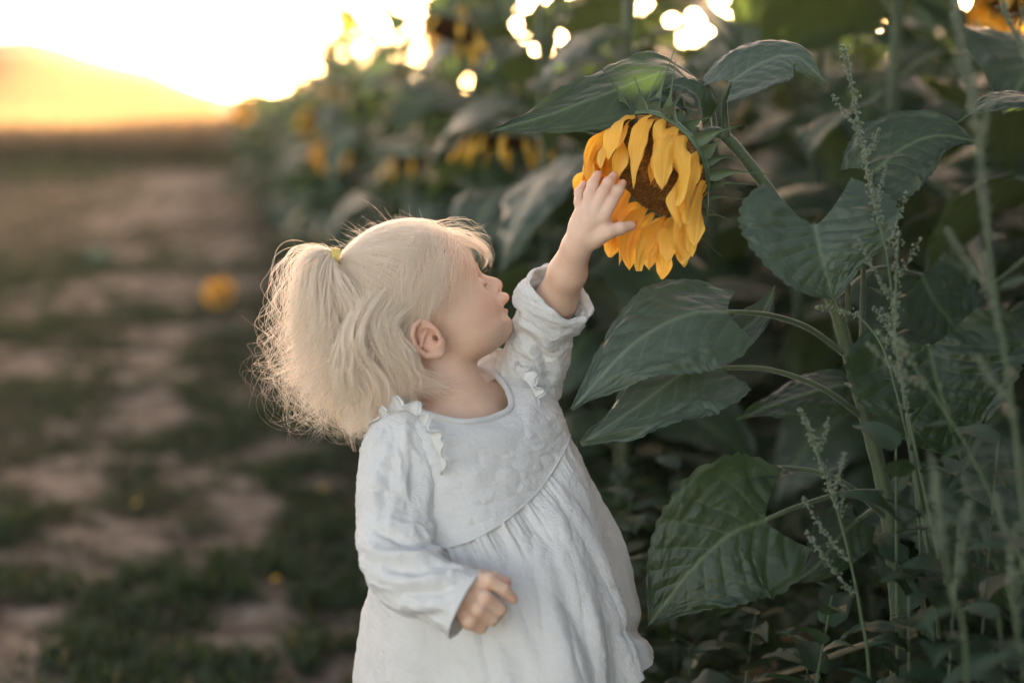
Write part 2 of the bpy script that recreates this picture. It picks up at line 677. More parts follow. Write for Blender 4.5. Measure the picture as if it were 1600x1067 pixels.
def leaf_np(mid, normals, W, lobe=0.2, fold=0.15, droop=0.0, wav=0.02, pucker=0.012, nu=80, nv=48, seed=0, asym=0.0, serr=0.022, curl=0.0, hole=None, fold_l=None):
    """Heart-shaped toothed blade along a midrib curve. Returns vertices, quads and the vein value."""
    mid = np.asarray(mid, float)
    c = catmull(mid, 60)
    L = np.linalg.norm(np.diff(c, axis=0), axis=1).sum()
    t = nrm(np.gradient(c, axis=0))
    nn = np.asarray(normals, float)
    nn = catmull(np.hstack([nn, np.zeros((len(nn), 0))]), 60) if len(nn) > 1 else np.repeat(nn, 60, 0)
    nn = nrm(nn - t * (nn * t).sum(1, keepdims=True))
    sd = np.cross(t, nn)
    u = np.linspace(0, 1, nu) ** 0.92
    v = np.linspace(-1, 1, nv)
    U, Vv = np.meshgrid(u, v, indexing='ij')
    av = np.abs(Vv)
    w = np.interp(U, LU, LW)
    # smooth the table
    w = (w + np.interp(np.clip(U - .03, 0, 1), LU, LW) + np.interp(np.clip(U + .03, 0, 1), LU, LW)) / 3 * (1 - (U > 0.97) * (U - 0.97) / 0.03)
    w = w * W * (1 + asym * np.sign(Vv))
    rs = np.random.default_rng(seed)
    teeth = np.abs(((U * 17 + rs.uniform() + np.sign(Vv) * .3) % 1.0) - 0.35)
    w = w * (1 + (0.5 - teeth) * serr * 4 * av ** 6)
    s = U - lobe * av ** 1.4 * (1 - U) ** 2.4
    x = Vv * w                                                # sideways metres
    f = np.where(Vv < 0, fold if fold_l is None else fold_l, fold)
    z = f * np.abs(x) - droop * x ** 2 / W
    q = np.stack([U.ravel() * 2.2 + seed, Vv.ravel() * 1.4, np.zeros(U.size)], -1)
    z = z + wav * W * 4 * (fbm(q, 2.2, seed).reshape(U.shape)) * av ** 1.5
    # side veins: raised cushions between them
    cc = U - 0.42 * av ** 0.85 * (1 - 0.55 * U)
    ph = cc * 7.2 + 0.22 * np.sign(Vv) + 0.35 * fbm(np.stack([cc.ravel() * 3, np.sign(Vv.ravel()) * 2, np.full(U.size, seed * 1.3)], -1), 1.0, seed + 2).reshape(U.shape)
    saw = np.abs((ph + 0.5) % 1.0 - 0.5)                      # 0 on a vein
    z = z + pucker * W * 2.2 * (np.sqrt(np.clip(saw * 2, 0, 1)) - 0.6) * np.clip(av * 4, 0, 1) * np.clip((1 - av) * 3, 0.3, 1) * np.clip((1 - U) * 4, 0, 1)
    z = z + pucker * W * 1.2 * fbm(np.stack([U.ravel() * 9, Vv.ravel() * 6, np.full(U.size, seed * 1.0)], -1), 1.6, seed + 5).reshape(U.shape)
    z = z - curl * W * av ** 3
    # sample the midrib, extending it straight behind the petiole
    idx = np.clip(s, 0, 1) * 59
    i0 = np.minimum(idx.astype(int), 58)
    fr = (idx - i0)[..., None]
    ev = lambda A: A[i0] * (1 - fr) + A[i0 + 1] * fr
    neg = np.minimum(s, 0)[..., None] * L
    X = ev(c) + t[0] * neg + ev(sd) * x[..., None] + ev(nn) * z[..., None]
    vein = np.exp(-(np.abs(x) / (0.0016 + 0.012 * W * (1 - U))) ** 2)
    side = np.exp(-(saw / (0.035 + 0.02 * (1 - av))) ** 2) * np.clip(1 - av ** 2, 0, 1) * np.clip((1 - U) * 5, 0, 1)
    second = np.exp(-(np.abs((av * 7 + U * 2.5 + 3 * saw) % 1.0 - 0.5) / 0.09) ** 2) * 0.07
    vein = np.clip(np.maximum(vein, np.maximum(side * 0.45, second)), 0, 1)
    F = grid_faces(nu, nv)
    if hole is not None:
        cen = X.reshape(-1, 3)[F].mean(1)
        for hp, r in hole:
            F = F[np.linalg.norm(cen - hp, axis=1) > r]
            cen = X.reshape(-1, 3)[F].mean(1)
    return X.reshape(-1, 3), F, vein.ravel()


def leaf_mesh(name='leaf', **k):
    V, F, vn = leaf_np(**k)
    me_ = mesh_np(name, V, F)
    attr(me_, 'vein', vn)
    return me_


def petal_np(base, d0, nor, L, W, gravity, twist, seed, avoid=None, n=22, m_=9):
    """A limp ray: grows from base along d0, sags, never passes behind the plane of the disk (avoid = centre, normal)."""
    rs = np.random.default_rng(seed)
    p = np.array(base, float)
    d = nrm(d0)
    N0 = nrm(nor - d * np.dot(nor, d))
    pts, Ns = [p.copy()], [N0.copy()]
    ds = L / (n - 1)
    sway = nrm(rs.normal(size=3))
    for i in range(1, n):
        f = i / (n - 1)
        d = nrm(d + np.array([0, 0, -1.0]) * gravity * ds * (0.4 + f) + sway * 0.09 * np.sin(f * 6 + seed) + 0.0)
        q = p + d * ds
        if avoid is not None:
            h = (q - avoid[0]) @ avoid[1]
            if h < avoid[2]:
                q = q + avoid[1] * (avoid[2] - h) * 0.6
                d = nrm(q - p)
        p = q
        nn = nrm(Ns[-1] - d * np.dot(Ns[-1], d))
        ang = twist * ds / L
        nn = nrm(nn * math.cos(ang) + np.cross(d, nn) * math.sin(ang))
        pts.append(p.copy())
        Ns.append(nn)
    c, Nn = np.array(pts), np.array(Ns)
    t = nrm(np.gradient(c, axis=0))
    B = np.cross(t, Nn)
    s = np.linspace(0, 1, n)
    w = W * np.interp(s, [0, .12, .3, .55, .75, .9, 1.0], [0.40, 0.70, 0.95, 1.0, 0.82, 0.48, 0.04])
    v = np.linspace(-1, 1, m_)
    cup = rs.uniform(-0.05, 0.55)
    A = v[None] * w[:, None]
    rip = 0.07 * W * np.cos(v * 7.5)[None] * (np.sin(s * PI) ** 0.5)[:, None]
    rag = 1 + 0.07 * np.sign(v)[None] * np.sin(s * 23 + seed)[:, None] * (np.abs(v) ** 4)[None]
    A = A * rag
    edge = 0.30 * W * np.sin(s * rs.uniform(6, 12) + rs.uniform(0, 6))[:, None] * (v ** 3)[None]
    Z = cup * (v ** 2)[None] * w[:, None] + rip + edge
    X = c[:, None] + B[:, None] * A[..., None] + Nn[:, None] * Z[..., None]
    stripe = np.clip(0.55 * (1 - s)[:, None] ** 2 + 0.35 * (np.cos(v * 15) > 0.3)[None] * np.ones((n, 1)), 0, 1)
    return X.reshape(-1, 3), grid_faces(n, m_), stripe.ravel()


def disk_frame(nor):
    nor = nrm(nor)
    a = nrm(np.cross(nor, [0, 0, 1.0]) if abs(nor[2]) < 0.99 else np.array([1.0, 0, 0]))
    return nor, a, np.cross(nor, a)


def ray_limb(root, pts, r, name, m_, n=20, m=8):
    o = tube(name, np.asarray(pts) - np.array(root.location), r, m_, root, n, m)
    return o
# ------------------------------------------------------------------ the child: body
HO = P(632, 462, 1.5)                                  # centre of the skull
YAW = math.radians(9)
CT, ST = math.cos(math.radians(30)), math.sin(math.radians(30))


def to_head(p):
    """World -> head frame in photo pixels: F towards the face, U to the crown, L to the side nearest the lens."""
    q = (p - HO) / S0
    dx, dy, dz = q @ E1, q @ E2, q @ E3
    x = dx * math.cos(YAW) - dz * math.sin(YAW)
    L = dx * math.sin(YAW) + dz * math.cos(YAW)
    return np.stack([x * CT + dy * ST, -x * ST + dy * CT, L], -1)


def from_head(f):
    f = np.asarray(f, float)
    x = f[..., 0] * CT - f[..., 1] * ST
    dy = f[..., 0] * ST + f[..., 1] * CT
    L = f[..., 2]
    dx = x * math.cos(YAW) + L * math.sin(YAW)
    dz = -x * math.sin(YAW) + L * math.cos(YAW)
    return HO + S0 * (dx[..., None] * E1 + dy[..., None] * E2 + dz[..., None] * E3)


def hpx(px, py, L=0.0):
    """Head-frame coordinates of a photo position at side offset L."""
    q = to_head(P(px, py, D0 - L * S0)[None])[0]
    q[2] = L
    return q


def skull(q):
    d = s_ell(q, (0, 0, 0), (119, 105, 99))
    d = smin(d, s_ell(q, (42, -2, 0), (79, 76, 83)), 14)
    return d


EAR_RIM = [(669, 522, 84), (660, 512, 88), (668, 503, 92), (656, 502, 97), (647, 511, 102), (644, 524, 104), (648, 538, 102), (656, 549, 98),
           (667, 556, 94), (678, 556, 92), (688, 555, 90), (695, 548, 86)]


def head_sdf(p):
    q = to_head(p)
    front = np.clip((q[:, 0] - 45) / 50, 0, 1)
    q[:, 0] -= front * (5.0 * np.clip((-22 - q[:, 1]) / 22, 0, 1) + 5.0 * np.clip((-98 - q[:, 1]) / 14, 0, 1))
    d = skull(q)
    # face mass, jaw, cheeks
    d = smin(d, s_ell(q, (48, -66, 0), (66, 66, 72)), 22)
    qa = q.copy()
    qa[:, 2] = np.abs(qa[:, 2])
    d = smin(d, s_ell(qa, (64, -86, 36), (38, 37, 32)), 28)
    d = smin(d, s_ell(qa, (50, -108, 38), (42, 30, 28)), 16)
    d = smin(d, s_ell(q, (91, -117, 0), (27, 23, 32)), 20)            # chin
    d = smin(d, s_ell(q, (58, -116, 0), (36, 28, 36)), 20)            # under the chin
    d = smin(d, s_ell(q, (97, -84, 0), (31, 26, 27)), 12)             # muzzle
    # brow and eye sockets
    d = smin(d, s_cone(qa, (112, -19, 4), (98, -21, 44), 7, 6), 12)
    d = smax(d, -s_ell(qa, (119, -43, 29), (17, 12, 17)), 10)
    eye = s_ell(qa, (92, -44, 29), (17, 14, 16))
    d = smin(d, eye, 3)
    # upper lid
    lid = s_ell(qa, (93.5, -39.5, 29), (18.6, 13.2, 17.5))
    d = smin(d, lid, 1.2)
    # nose
    nose = s_cone(q, (106, -28, 0), (123, -52, 0), 10, 11)
    nose = smin(nose, s_ell(q, (126, -58, 0), (13, 11, 13)), 7)
    nose = smin(nose, s_cone(q, (114, -66, 0), (124, -80, 0), 9, 10), 5)
    nose = smin(nose, s_ell(qa, (116, -63, 11), (10, 7.5, 6)), 4)
    d = smin(d, nose, 8)
    d = smax(d, -s_ell(qa, (122, -70, 6), (5, 4, 3.2)), 3)             # nostrils
    # lips, slightly parted
    d = smin(d, s_ell(q, (123, -81, 0), (15, 8.5, 19)), 7)
    d = smin(d, s_ell(q, (112.5, -101, 0), (11.5, 6.5, 15)), 6)
    d = smax(d, -s_ell(q, (128, -93, 0), (19, 3.4, 16)), 3)
    d = smin(d, s_ell(q, (104, -94, 0), (14, 8, 12)), 2)               # tongue
    d = smax(d, -s_ell(q, (124, -110, 0), (7, 4, 14)), 8)              # fold above the chin
    # ear on each side
    rim = np.array([hpx(*r) for r in EAR_RIM])
    base = (0.5 * (rim[3] + rim[9])) + np.array([3, -1, -6])
    qe = qa
    ax = nrm(hpx(689, 553, 90) - hpx(657, 505, 97))
    out = nrm(np.array([-0.35, 0.05, 1.0]))
    out = nrm(out - ax * np.dot(out, ax))
    R = np.stack([ax, np.cross(out, ax), out], -1)
    near = np.linalg.norm(qe - base, axis=1) < 70
    ear = np.full(len(q), 60.0)
    if near.any():
        z = qe[near]
        e = s_ell(z, base, (31, 21, 9), R)
        e = smin(e, s_ell(z, hpx(683, 546, 86), (14, 12, 7), R), 4)    # lobe
        e = smax(e, -s_ell(z, hpx(671, 528, 101), (17, 13, 12), R), 3) # bowl
        e = smax(e, -s_ell(z, hpx(681, 531, 95), (6, 5, 16), R), 2.5)    # canal
        e = smin(e, s_chain(z, [hpx(657, 543, 92), hpx(661, 528, 92), hpx(667, 517, 92)], [3.5, 3.2, 2.6]), 4)   # inner ridge
        e = smin(e, s_ell(z, hpx(692, 535, 88), (7, 5, 5), R), 5)      # tragus
        e = smin(e, s_chain(z, rim, [2.2, 3, 3.6, 4.3, 4.6, 4.6, 4.5, 4.6, 5, 5.5, 5, 3.5]), 3.0)
        ear[near] = e
    d = smin(d, ear, 5)
    return d * S0


def far_from(p, c, r):
    return np.linalg.norm(p - c, axis=1) - r


T_TOP, T_SEAM = P(712, 640, 1.50), P(748, 800, 1.50)


def torso_sdf(p):
    s = S0
    neck = s_cone(p, P(672, 540, 1.505), P(706, 612, 1.50), 56 * s, 50 * s)
    d = smin(neck, s_cone(p, P(706, 612, 1.50), P(722, 680, 1.50), 46 * s, 60 * s), 18 * s)
    d = smin(d, s_cone(p, P(650, 688, 1.44), P(800, 618, 1.555), 36 * s, 36 * s), 28 * s)
    d = smin(d, s_cone(p, P(725, 700, 1.50), P(755, 800, 1.50), 80 * s, 82 * s), 30 * s)
    d = smin(d, s_cone(p, P(755, 800, 1.50), P(770, 940, 1.50), 82 * s, 80 * s), 30 * s)
    return d


HIP = P(775, 960, 1.50)
KN_R = np.array([HIP[0] - 0.02, HIP[1] - 0.055, 0.245])
AN_R = np.array([HIP[0] - 0.03, HIP[1] - 0.05, 0.06])
KN_L = np.array([HIP[0] + 0.045, HIP[1] + 0.05, 0.245])
AN_L = np.array([HIP[0] + 0.05, HIP[1] + 0.065, 0.06])


def legs_sdf(p):
    d = None
    for K_, A_, sd in ((KN_R, AN_R, -1), (KN_L, AN_L, 1)):
        H_ = HIP + np.array([0.012 * sd, 0.042 * sd, -0.01])
        e = s_chain(p, [H_, 0.5 * (H_ + K_), K_, 0.6 * K_ + 0.4 * A_ + np.array([-0.006, 0, 0]), A_], [0.062, 0.053, 0.037, 0.037, 0.024], 0.02)
        fo = A_ + np.array([0.07, -0.015, -0.037])
        e = smin(e, s_cone(p, A_ + np.array([-0.012, 0, -0.034]), fo, 0.024, 0.02), 0.012)
        for k, t in enumerate((-0.016, -0.006, 0.003, 0.011, 0.018)):
            b = fo + np.array([0.008, t * sd * -1, -0.006])
            e = smin(e, s_cone(p, b, b + np.array([0.016 - 0.002 * k, 0, -0.002]), 0.0062 if k else 0.008, 0.0055 if k else 0.0075), 0.003)
        d = e if d is None else smin(d, e, 0.01)
    return d


# the raised left arm and hand on the flower
HZ = 1.425
L_ARM = [P(806, 616, 1.565), P(856, 502, 1.522), P(869, 468, 1.495), P(887, 426, 1.462), P(901, 386, 1.44)]
L_ARM_R = [34, 31, 32, 28.5, 22.5]
FINGERS_L = [
    ([(911, 342, HZ + .006), (905, 317, HZ + .010), (905, 301, HZ + .016), (912, 288, HZ + .022)], [9, 7.8, 7, 5.6]),
    ([(917, 336, HZ + .001), (921, 304, HZ + .002), (926, 289, HZ + .005), (934, 273, HZ + .012)], [10, 8.6, 7.8, 6.4]),
    ([(930, 330, HZ - .002), (942, 301, HZ - .002), (950, 286, HZ + .002), (959, 275, HZ + .010)], [10.5, 9, 8, 6.6]),
    ([(941, 340, HZ - .003), (956, 315, HZ - .002), (965, 299, HZ + .003), (973, 287, HZ + .011)], [11, 9.2, 8.2, 6.5]),
    ([(930, 372, HZ + .002), (950, 363, HZ - .006), (969, 357, HZ - .004), (986, 353, HZ + .002)], [15, 11, 9.2, 7.8]),
]


def hand_l(p):
    s = S0
    d = s_chain(p, PP([(901, 386, 1.44), (913, 366, 1.434), (922, 348, 1.430)]), [22 * s, 23 * s, 24 * s], 8 * s)
    R = np.stack([nrm(P(935, 318, HZ) - P(905, 380, HZ)), nrm(np.cross(E3, nrm(P(935, 318, HZ) - P(905, 380, HZ)))), E3], -1)
    d = smin(d, s_ell(p, P(921, 352, 1.43), np.array([36, 30, 15]) * s, R), 8 * s)
    f = None
    for pts, rs in FINGERS_L:
        w = PP(pts)
        e = s_chain(p, w, np.array(rs) * s, 3 * s)
        e = smin(e, np.linalg.norm(p - w[2], axis=1) - (rs[2] + 0.3) * s, 3 * s)
        f = e if f is None else smin(f, e, 2.2 * s)
    d = smin(d, f, 6 * s)
    # web of the thumb
    d = smin(d, s_cone(p, P(925, 372, 1.431), P(952, 352, 1.428), 13 * s, 5 * s), 10 * s)
    return d


# the lowered right arm and half-closed hand
R_ARM = [P(652, 690, 1.445), P(628, 790, 1.415), P(624, 876, 1.378), P(676, 915, 1.348), P(716, 930, 1.337)]
R_ARM_R = [38, 36, 33, 27, 23]
RZ = 1.330
FINGERS_R = [
    ([(718, 950, RZ), (733, 969, RZ - .012), (750, 978, RZ - .004), (752, 978, RZ + .014), (738, 970, RZ + .02)], [14, 13.5, 11.5, 10, 9]),
    ([(728, 936, RZ), (747, 951, RZ - .016), (768, 965, RZ - .008), (768, 967, RZ + .010), (752, 958, RZ + .02)], [14, 13.5, 11.5, 10, 9]),
    ([(736, 922, RZ), (757, 934, RZ - .014), (780, 951, RZ - .006), (778, 956, RZ + .012), (764, 948, RZ + .02)], [14, 13, 11.5, 10, 9]),
    ([(738, 908, RZ), (764, 907, RZ - .006), (786, 920, RZ - .004), (802, 936, RZ + .000)], [14, 12.5, 10.5, 7.5]),
    ([(724, 916, RZ + .014), (748, 900, RZ + .024), (772, 903, RZ + .020), (792, 909, RZ + .014)], [16, 12, 10, 7.5]),
]


def hand_r(p):
    s = S0 * 0.92
    d = s_cone(p, P(716, 930, 1.337), P(734, 934, RZ + .004), 23 * s, 26 * s)
    d = smin(d, s_ell(p, P(732, 940, RZ + .006), np.array([30, 34, 24]) * s, np.stack([E1, E2, E3], -1)), 8 * s)
    f = None
    for pts, rs in FINGERS_R:
        e = s_chain(p, PP(pts), np.array(rs) * s * 0.97, 3 * s)
        f = e if f is None else smin(f, e, 1.3 * s)
    return smin(d, f, 6 * s)


def arm_sdf(p, pts, rs):
    return s_chain(p, pts, np.array(rs) * S0, 10 * S0)


def body_sdf(p):
    d = np.full(len(p), 9.0)

    def part(c, r, fn, k, near=0.03):
        nonlocal d
        fd = far_from(p, c, r)
        m = fd < near
        e = np.maximum(fd, near) + 0.002
        if m.any():
            e[m] = fn(p[m])
        b = np.abs(d) < 8
        out = np.minimum(d, e)
        mm = m & b
        if mm.any():
            out[mm] = smin(d[mm], e[mm], k)
        d = out
    part(P(655, 490, 1.5), 0.17, head_sdf, 0.01)
    part(P(735, 740, 1.5), 0.27, torso_sdf, 14 * S0)
    part(P(855, 500, 1.5), 0.15, lambda z: arm_sdf(z, L_ARM, L_ARM_R), 16 * S0)
    part(P(930, 335, 1.43), 0.09, hand_l, 8 * S0)
    part(P(660, 820, 1.41), 0.17, lambda z: arm_sdf(z, R_ARM, R_ARM_R), 16 * S0)
    part(P(745, 938, 1.36), 0.08, hand_r, 8 * S0)
    part(np.array([HIP[0] + 0.02, HIP[1], 0.2]), 0.3, legs_sdf, 0.03)
    return d


def m_skin():
    m, nt, out = mat('skin')
    co = co_obj(nt)
    pink = attr_node(nt, 'pink')
    base = ramp(nt, noise_tex(nt, co, 22, 5, 0.65), [(0.3, (0.68, 0.42, 0.29)), (0.7, (0.78, 0.54, 0.40))])
    base = mixc(nt, base, (0.70, 0.27, 0.20), pink)
    nb = bump(nt, noise_tex(nt, co, 260, 3), 0.10, 0.0012)
    nb = bump(nt, noise_tex(nt, co, 1100, 3), 0.22, 0.0006, nb)
    b = principled(nt, out, base, 0.52, nb, Subsurface_Weight=0.28, Subsurface_Scale=0.012, Specular_IOR_Level=0.4)
    b.inputs['Subsurface Radius'].default_value = (1.0, 0.4, 0.22)
    return m


CHILD_AT = np.array([HIP[0] + 0.015, HIP[1] + 0.005, 0.0])
MAT_SKIN = m_skin()
HS = 0.00135
bv, bf = surface_nets(body_sdf, (-0.22, 1.20, -0.02), (0.17, 1.75, 1.13), HS)
bv = relax(bv, bf, 2)
me = mesh_np('person', bv - CHILD_AT, bf)
# reddish spots: lips, cheeks, ear, finger tips and knuckles
hq = to_head(bv)
pk = np.zeros(len(bv))
for c, r, a in (((127, -86, 0), (10, 4, 17), 0.5), ((122, -99, 0), (12, 6, 15), 0.6), ((110, -93, 0), (22, 9, 17), 0.95)):
    pk = np.maximum(pk, a * np.clip(1.4 - np.sqrt((((hq - c) / r) ** 2).sum(1)), 0, 0.5) * 2)
ha = hq.copy()
ha[:, 2] = np.abs(ha[:, 2])
for c, r, a in (((92, -80, 52), (38, 30, 32), 0.34), ((135, -58, 0), (12, 12, 14), 0.3), (hpx(668, 530, 96), (34, 34, 30), 0.28)):
    pk = np.maximum(pk, a * np.clip(1.3 - np.sqrt((((ha - c) / r) ** 2).sum(1)), 0, 1))
for fs in (FINGERS_L, FINGERS_R):
    for pts, rs in fs:
        w = PP(pts)
        pk = np.maximum(pk, 0.45 * np.clip(1.3 - np.linalg.norm(bv - w[-1], axis=1) / (14 * S0), 0, 1))
        pk = np.maximum(pk, 0.15 * np.clip(1.3 - np.linalg.norm(bv - w[1], axis=1) / (12 * S0), 0, 1))
attr(me, 'pink', pk)
girl = link('person', me, MAT_SKIN)
girl.location = CHILD_AT
tag(girl, 'fair-haired toddler in a loose white dress looking up and touching the drooping sunflower', 'person')


def wear(name, me_, m_, parent=None, shift=True):
    """A child mesh given in world space."""
    if shift:
        me_.transform(Matrix.Translation(-Vector(CHILD_AT)))
    return link(name, me_, m_, parent or girl)


# finger nails
def nail(tip, prev, r, up=E3):
    t = nrm(tip - prev)
    u = nrm(up - t * np.dot(up, t))
    sdv = np.cross(t, u)
    a = np.linspace(-1, 1, 7)
    b = np.linspace(-1, 1, 7)
    A, B_ = np.meshgrid(a, b, indexing='ij')
    k = np.sqrt(np.clip(1 - 0.35 * B_ ** 4, 0, 1))
    V = tip + t * (A * 0.62 * r * k)[..., None] + sdv * (B_ * 0.62 * r)[..., None] + u * (np.sqrt(1 - 0.42 * B_ ** 2) * r * 1.0 - 0.16 * r * A ** 2 * (A > 0))[..., None]
    V = V.reshape(-1, 3)
    return mesh_np('fingernail', V, grid_faces(7, 7)[:, ::-1])


m_nail_, nt_, out_ = mat('fingernail')
principled(nt_, out_, (0.80, 0.55, 0.46), 0.28, None, Subsurface_Weight=0.2, Subsurface_Scale=0.005)
for pts, rs in FINGERS_L:
    w = PP(pts)
    t_ = nrm(w[-1] - w[-2])
    wear('fingernail', nail(w[-1] - t_ * rs[-1] * S0 * 0.25, w[-2], rs[-1] * S0, E3 - 0.3 * E1), m_nail_)
# ------------------------------------------------------------------ the child's dress
def m_gauze():
    m, nt, out = mat('white_gauze')
    co = co_obj(nt)
    mp = N(nt, 'Mapping')
    mp.inputs['Scale'].default_value = (1, 1, 0.45)
    nt.links.new(co, mp.inputs['Vector'])
    crink = noise_tex(nt, mp.outputs[0], 150, 4, 0.6)
    fine = noise_tex(nt, co, 620, 3, 0.6)
    w1 = N(nt, 'TexWave', wave_type='BANDS', bands_direction='Z', i_Scale=120.0, i_Distortion=6.0, i_Detail=2.0, i_Detail_Scale=1.2)
    nt.links.new(co, w1.inputs['Vector'])
    w2 = N(nt, 'TexWave', wave_type='BANDS', bands_direction='DIAGONAL', i_Scale=90.0, i_Distortion=6.0, i_Detail=2.0, i_Detail_Scale=1.2)
    nt.links.new(co, w2.inputs['Vector'])
    n1 = bump(nt, crink, 0.5, 0.0028)
    n2 = bump(nt, w1.outputs['Fac'], 0.12, 0.0012, n1)
    n2 = bump(nt, w2.outputs['Fac'], 0.10, 0.0012, n2)
    n3 = bump(nt, fine, 0.3, 0.0008, n2)
    base = ramp(nt, noise_tex(nt, co, 30, 4), [(0.3, (0.78, 0.77, 0.745)), (0.7, (0.83, 0.82, 0.795))])
    thin = attr_node(nt, 'stain')
    base = mixc(nt, base, (0.30, 0.27, 0.24), thin)
    b = principled(nt, None, base, 0.85, n3, Specular_IOR_Level=0.2, Sheen_Weight=0.25, Sheen_Roughness=0.5)
    add_translucent(nt, out, b, (0.72, 0.72, 0.70), 0.22, n3)
    return m


MAT_DRESS = m_gauze()


def px_of(V):
    q = V - CAMP
    d = -(q @ E3)
    return np.stack([800 + (q @ E1) / d * FPX, 533.5 - (q @ E2) / d * FPX], -1)


def crease(V, Nn, uv, pts, amp, w, facing=True):
    """Raise (or sink) a soft fold along a line on the side that faces the lens."""
    pts = catmull(np.array(pts, float), 40)[:, :2] if len(pts) > 2 else np.array(pts, float)
    best = np.full(len(V), 1e9)
    tt = np.zeros(len(V))
    for i in range(len(pts) - 1):
        a, b = pts[i], pts[i + 1]
        ab = b - a
        h = np.clip(((uv - a) @ ab) / (ab @ ab), 0, 1)
        d = np.linalg.norm(uv - a - h[:, None] * ab, axis=1)
        m = d < best
        best[m] = d[m]
        tt[m] = (i + h[m]) / (len(pts) - 1)
    env = np.clip(np.sin(np.clip(tt, 0, 1) * PI), 0, 1) ** 0.6
    f = amp * np.exp(-(best / w) ** 2) * env
    if facing:
        f = f * np.clip((Nn @ E3) * 3 + 0.6, 0, 1)
    return f


def ring_net(rings, nu, nv, depth=True):
    """Smooth surface through rings of control points (photo x, y, depth)."""
    R = np.array([[P(*q) for q in r] for r in rings])
    nr, nk = R.shape[:2]
    u = np.linspace(0, nk, nv, endpoint=False)
    k = np.floor(u).astype(int)
    t = (u - k)[:, None]
    def cm(a, b, c, d):
        return 0.5 * ((2 * b) + (-a + c) * t + (2 * a - 5 * b + 4 * c - d) * t ** 2 + (-a + 3 * b - 3 * c + d) * t ** 3)
    rows = np.array([cm(r[(k - 1) % nk], r[k % nk], r[(k + 1) % nk], r[(k + 2) % nk]) for r in R])
    q = np.concatenate([2 * rows[:1] - rows[1:2], rows, 2 * rows[-1:] - rows[-2:-1]])
    s = np.linspace(0, nr - 1, nu)
    i = np.minimum(np.floor(s).astype(int), nr - 2)
    t = (s - i)[:, None, None]
    a, b, c, d = q[i], q[i + 1], q[i + 2], q[i + 3]
    return 0.5 * ((2 * b) + (-a + c) * t + (2 * a - 5 * b + 4 * c - d) * t ** 2 + (-a + 3 * b - 3 * c + d) * t ** 3)


BODICE = [
    [(630, 618, 1.47), (660, 644, 1.43), (722, 659, 1.42), (778, 650, 1.445), (799, 628, 1.475), (772, 584, 1.53), (712, 574, 1.56), (655, 595, 1.53)],
    [(598, 646, 1.475), (640, 672, 1.415), (725, 692, 1.405), (808, 668, 1.435), (836, 608, 1.49), (800, 556, 1.56), (705, 572, 1.60), (620, 612, 1.55)],
    [(588, 730, 1.48), (635, 745, 1.41), (735, 765, 1.395), (838, 710, 1.435), (880, 652, 1.50), (840, 620, 1.59), (710, 640, 1.63), (610, 690, 1.57)],
    [(588, 870, 1.48), (640, 866, 1.405), (745, 840, 1.385), (838, 770, 1.425), (890, 685, 1.49), (860, 690, 1.60), (720, 740, 1.65), (610, 820, 1.58)],
]
SKIRT = [
    BODICE[-1],
    [(576, 950, 1.48), (652, 962, 1.395), (782, 925, 1.372), (886, 840, 1.402), (930, 765, 1.49), (900, 770, 1.62), (730, 830, 1.68), (590, 900, 1.59)],
    [(570, 1050, 1.48), (662, 1083, 1.385), (812, 1052, 1.35), (934, 965, 1.39), (974, 890, 1.49), (940, 880, 1.64), (740, 930, 1.71), (575, 990, 1.60)],
    [(563, 1150, 1.48), (665, 1195, 1.38), (832, 1170, 1.34), (968, 1095, 1.38), (1008, 1025, 1.49), (970, 980, 1.66), (745, 1020, 1.72), (572, 1080, 1.61)],
]


def ridged(p, scale, seed, o=3):
    a, t = 1.0, 0
    for k in range(o):
        t = t + a * (0.6 - np.abs(vnoise(p, scale * 2.1 ** k, seed + 7 * k)) * 1.6)
        a *= 0.5
    return t


def cloth_mesh(name, X, wrap, disp, extra=None):
    a, b = X.shape[:2]
    V = X.reshape(-1, 3)
    F = grid_faces(a, b, wrap)
    Nn = vnormals(V, F)
    c = V.mean(0)
    V = V + Nn * disp(V, Nn, px_of(V)).reshape(-1)[:, None]
    me_ = mesh_np(name, V, F)
    attr(me_, 'stain', np.zeros(len(V)) if extra is None else extra(px_of(V)))
    return me_, V


def axis_noise(V, axis, stretch, scale, seed, o=3, ridg=True):
    """Noise drawn out along an axis, for folds that run that way."""
    ax = nrm(axis)
    al = V @ ax
    q = V - al[:, None] * ax + (al / stretch)[:, None] * ax
    return ridged(q, scale, seed, o) if ridg else fbm(q, scale, seed, o)


# --- bodice
X = ring_net(BODICE, 150, 420)


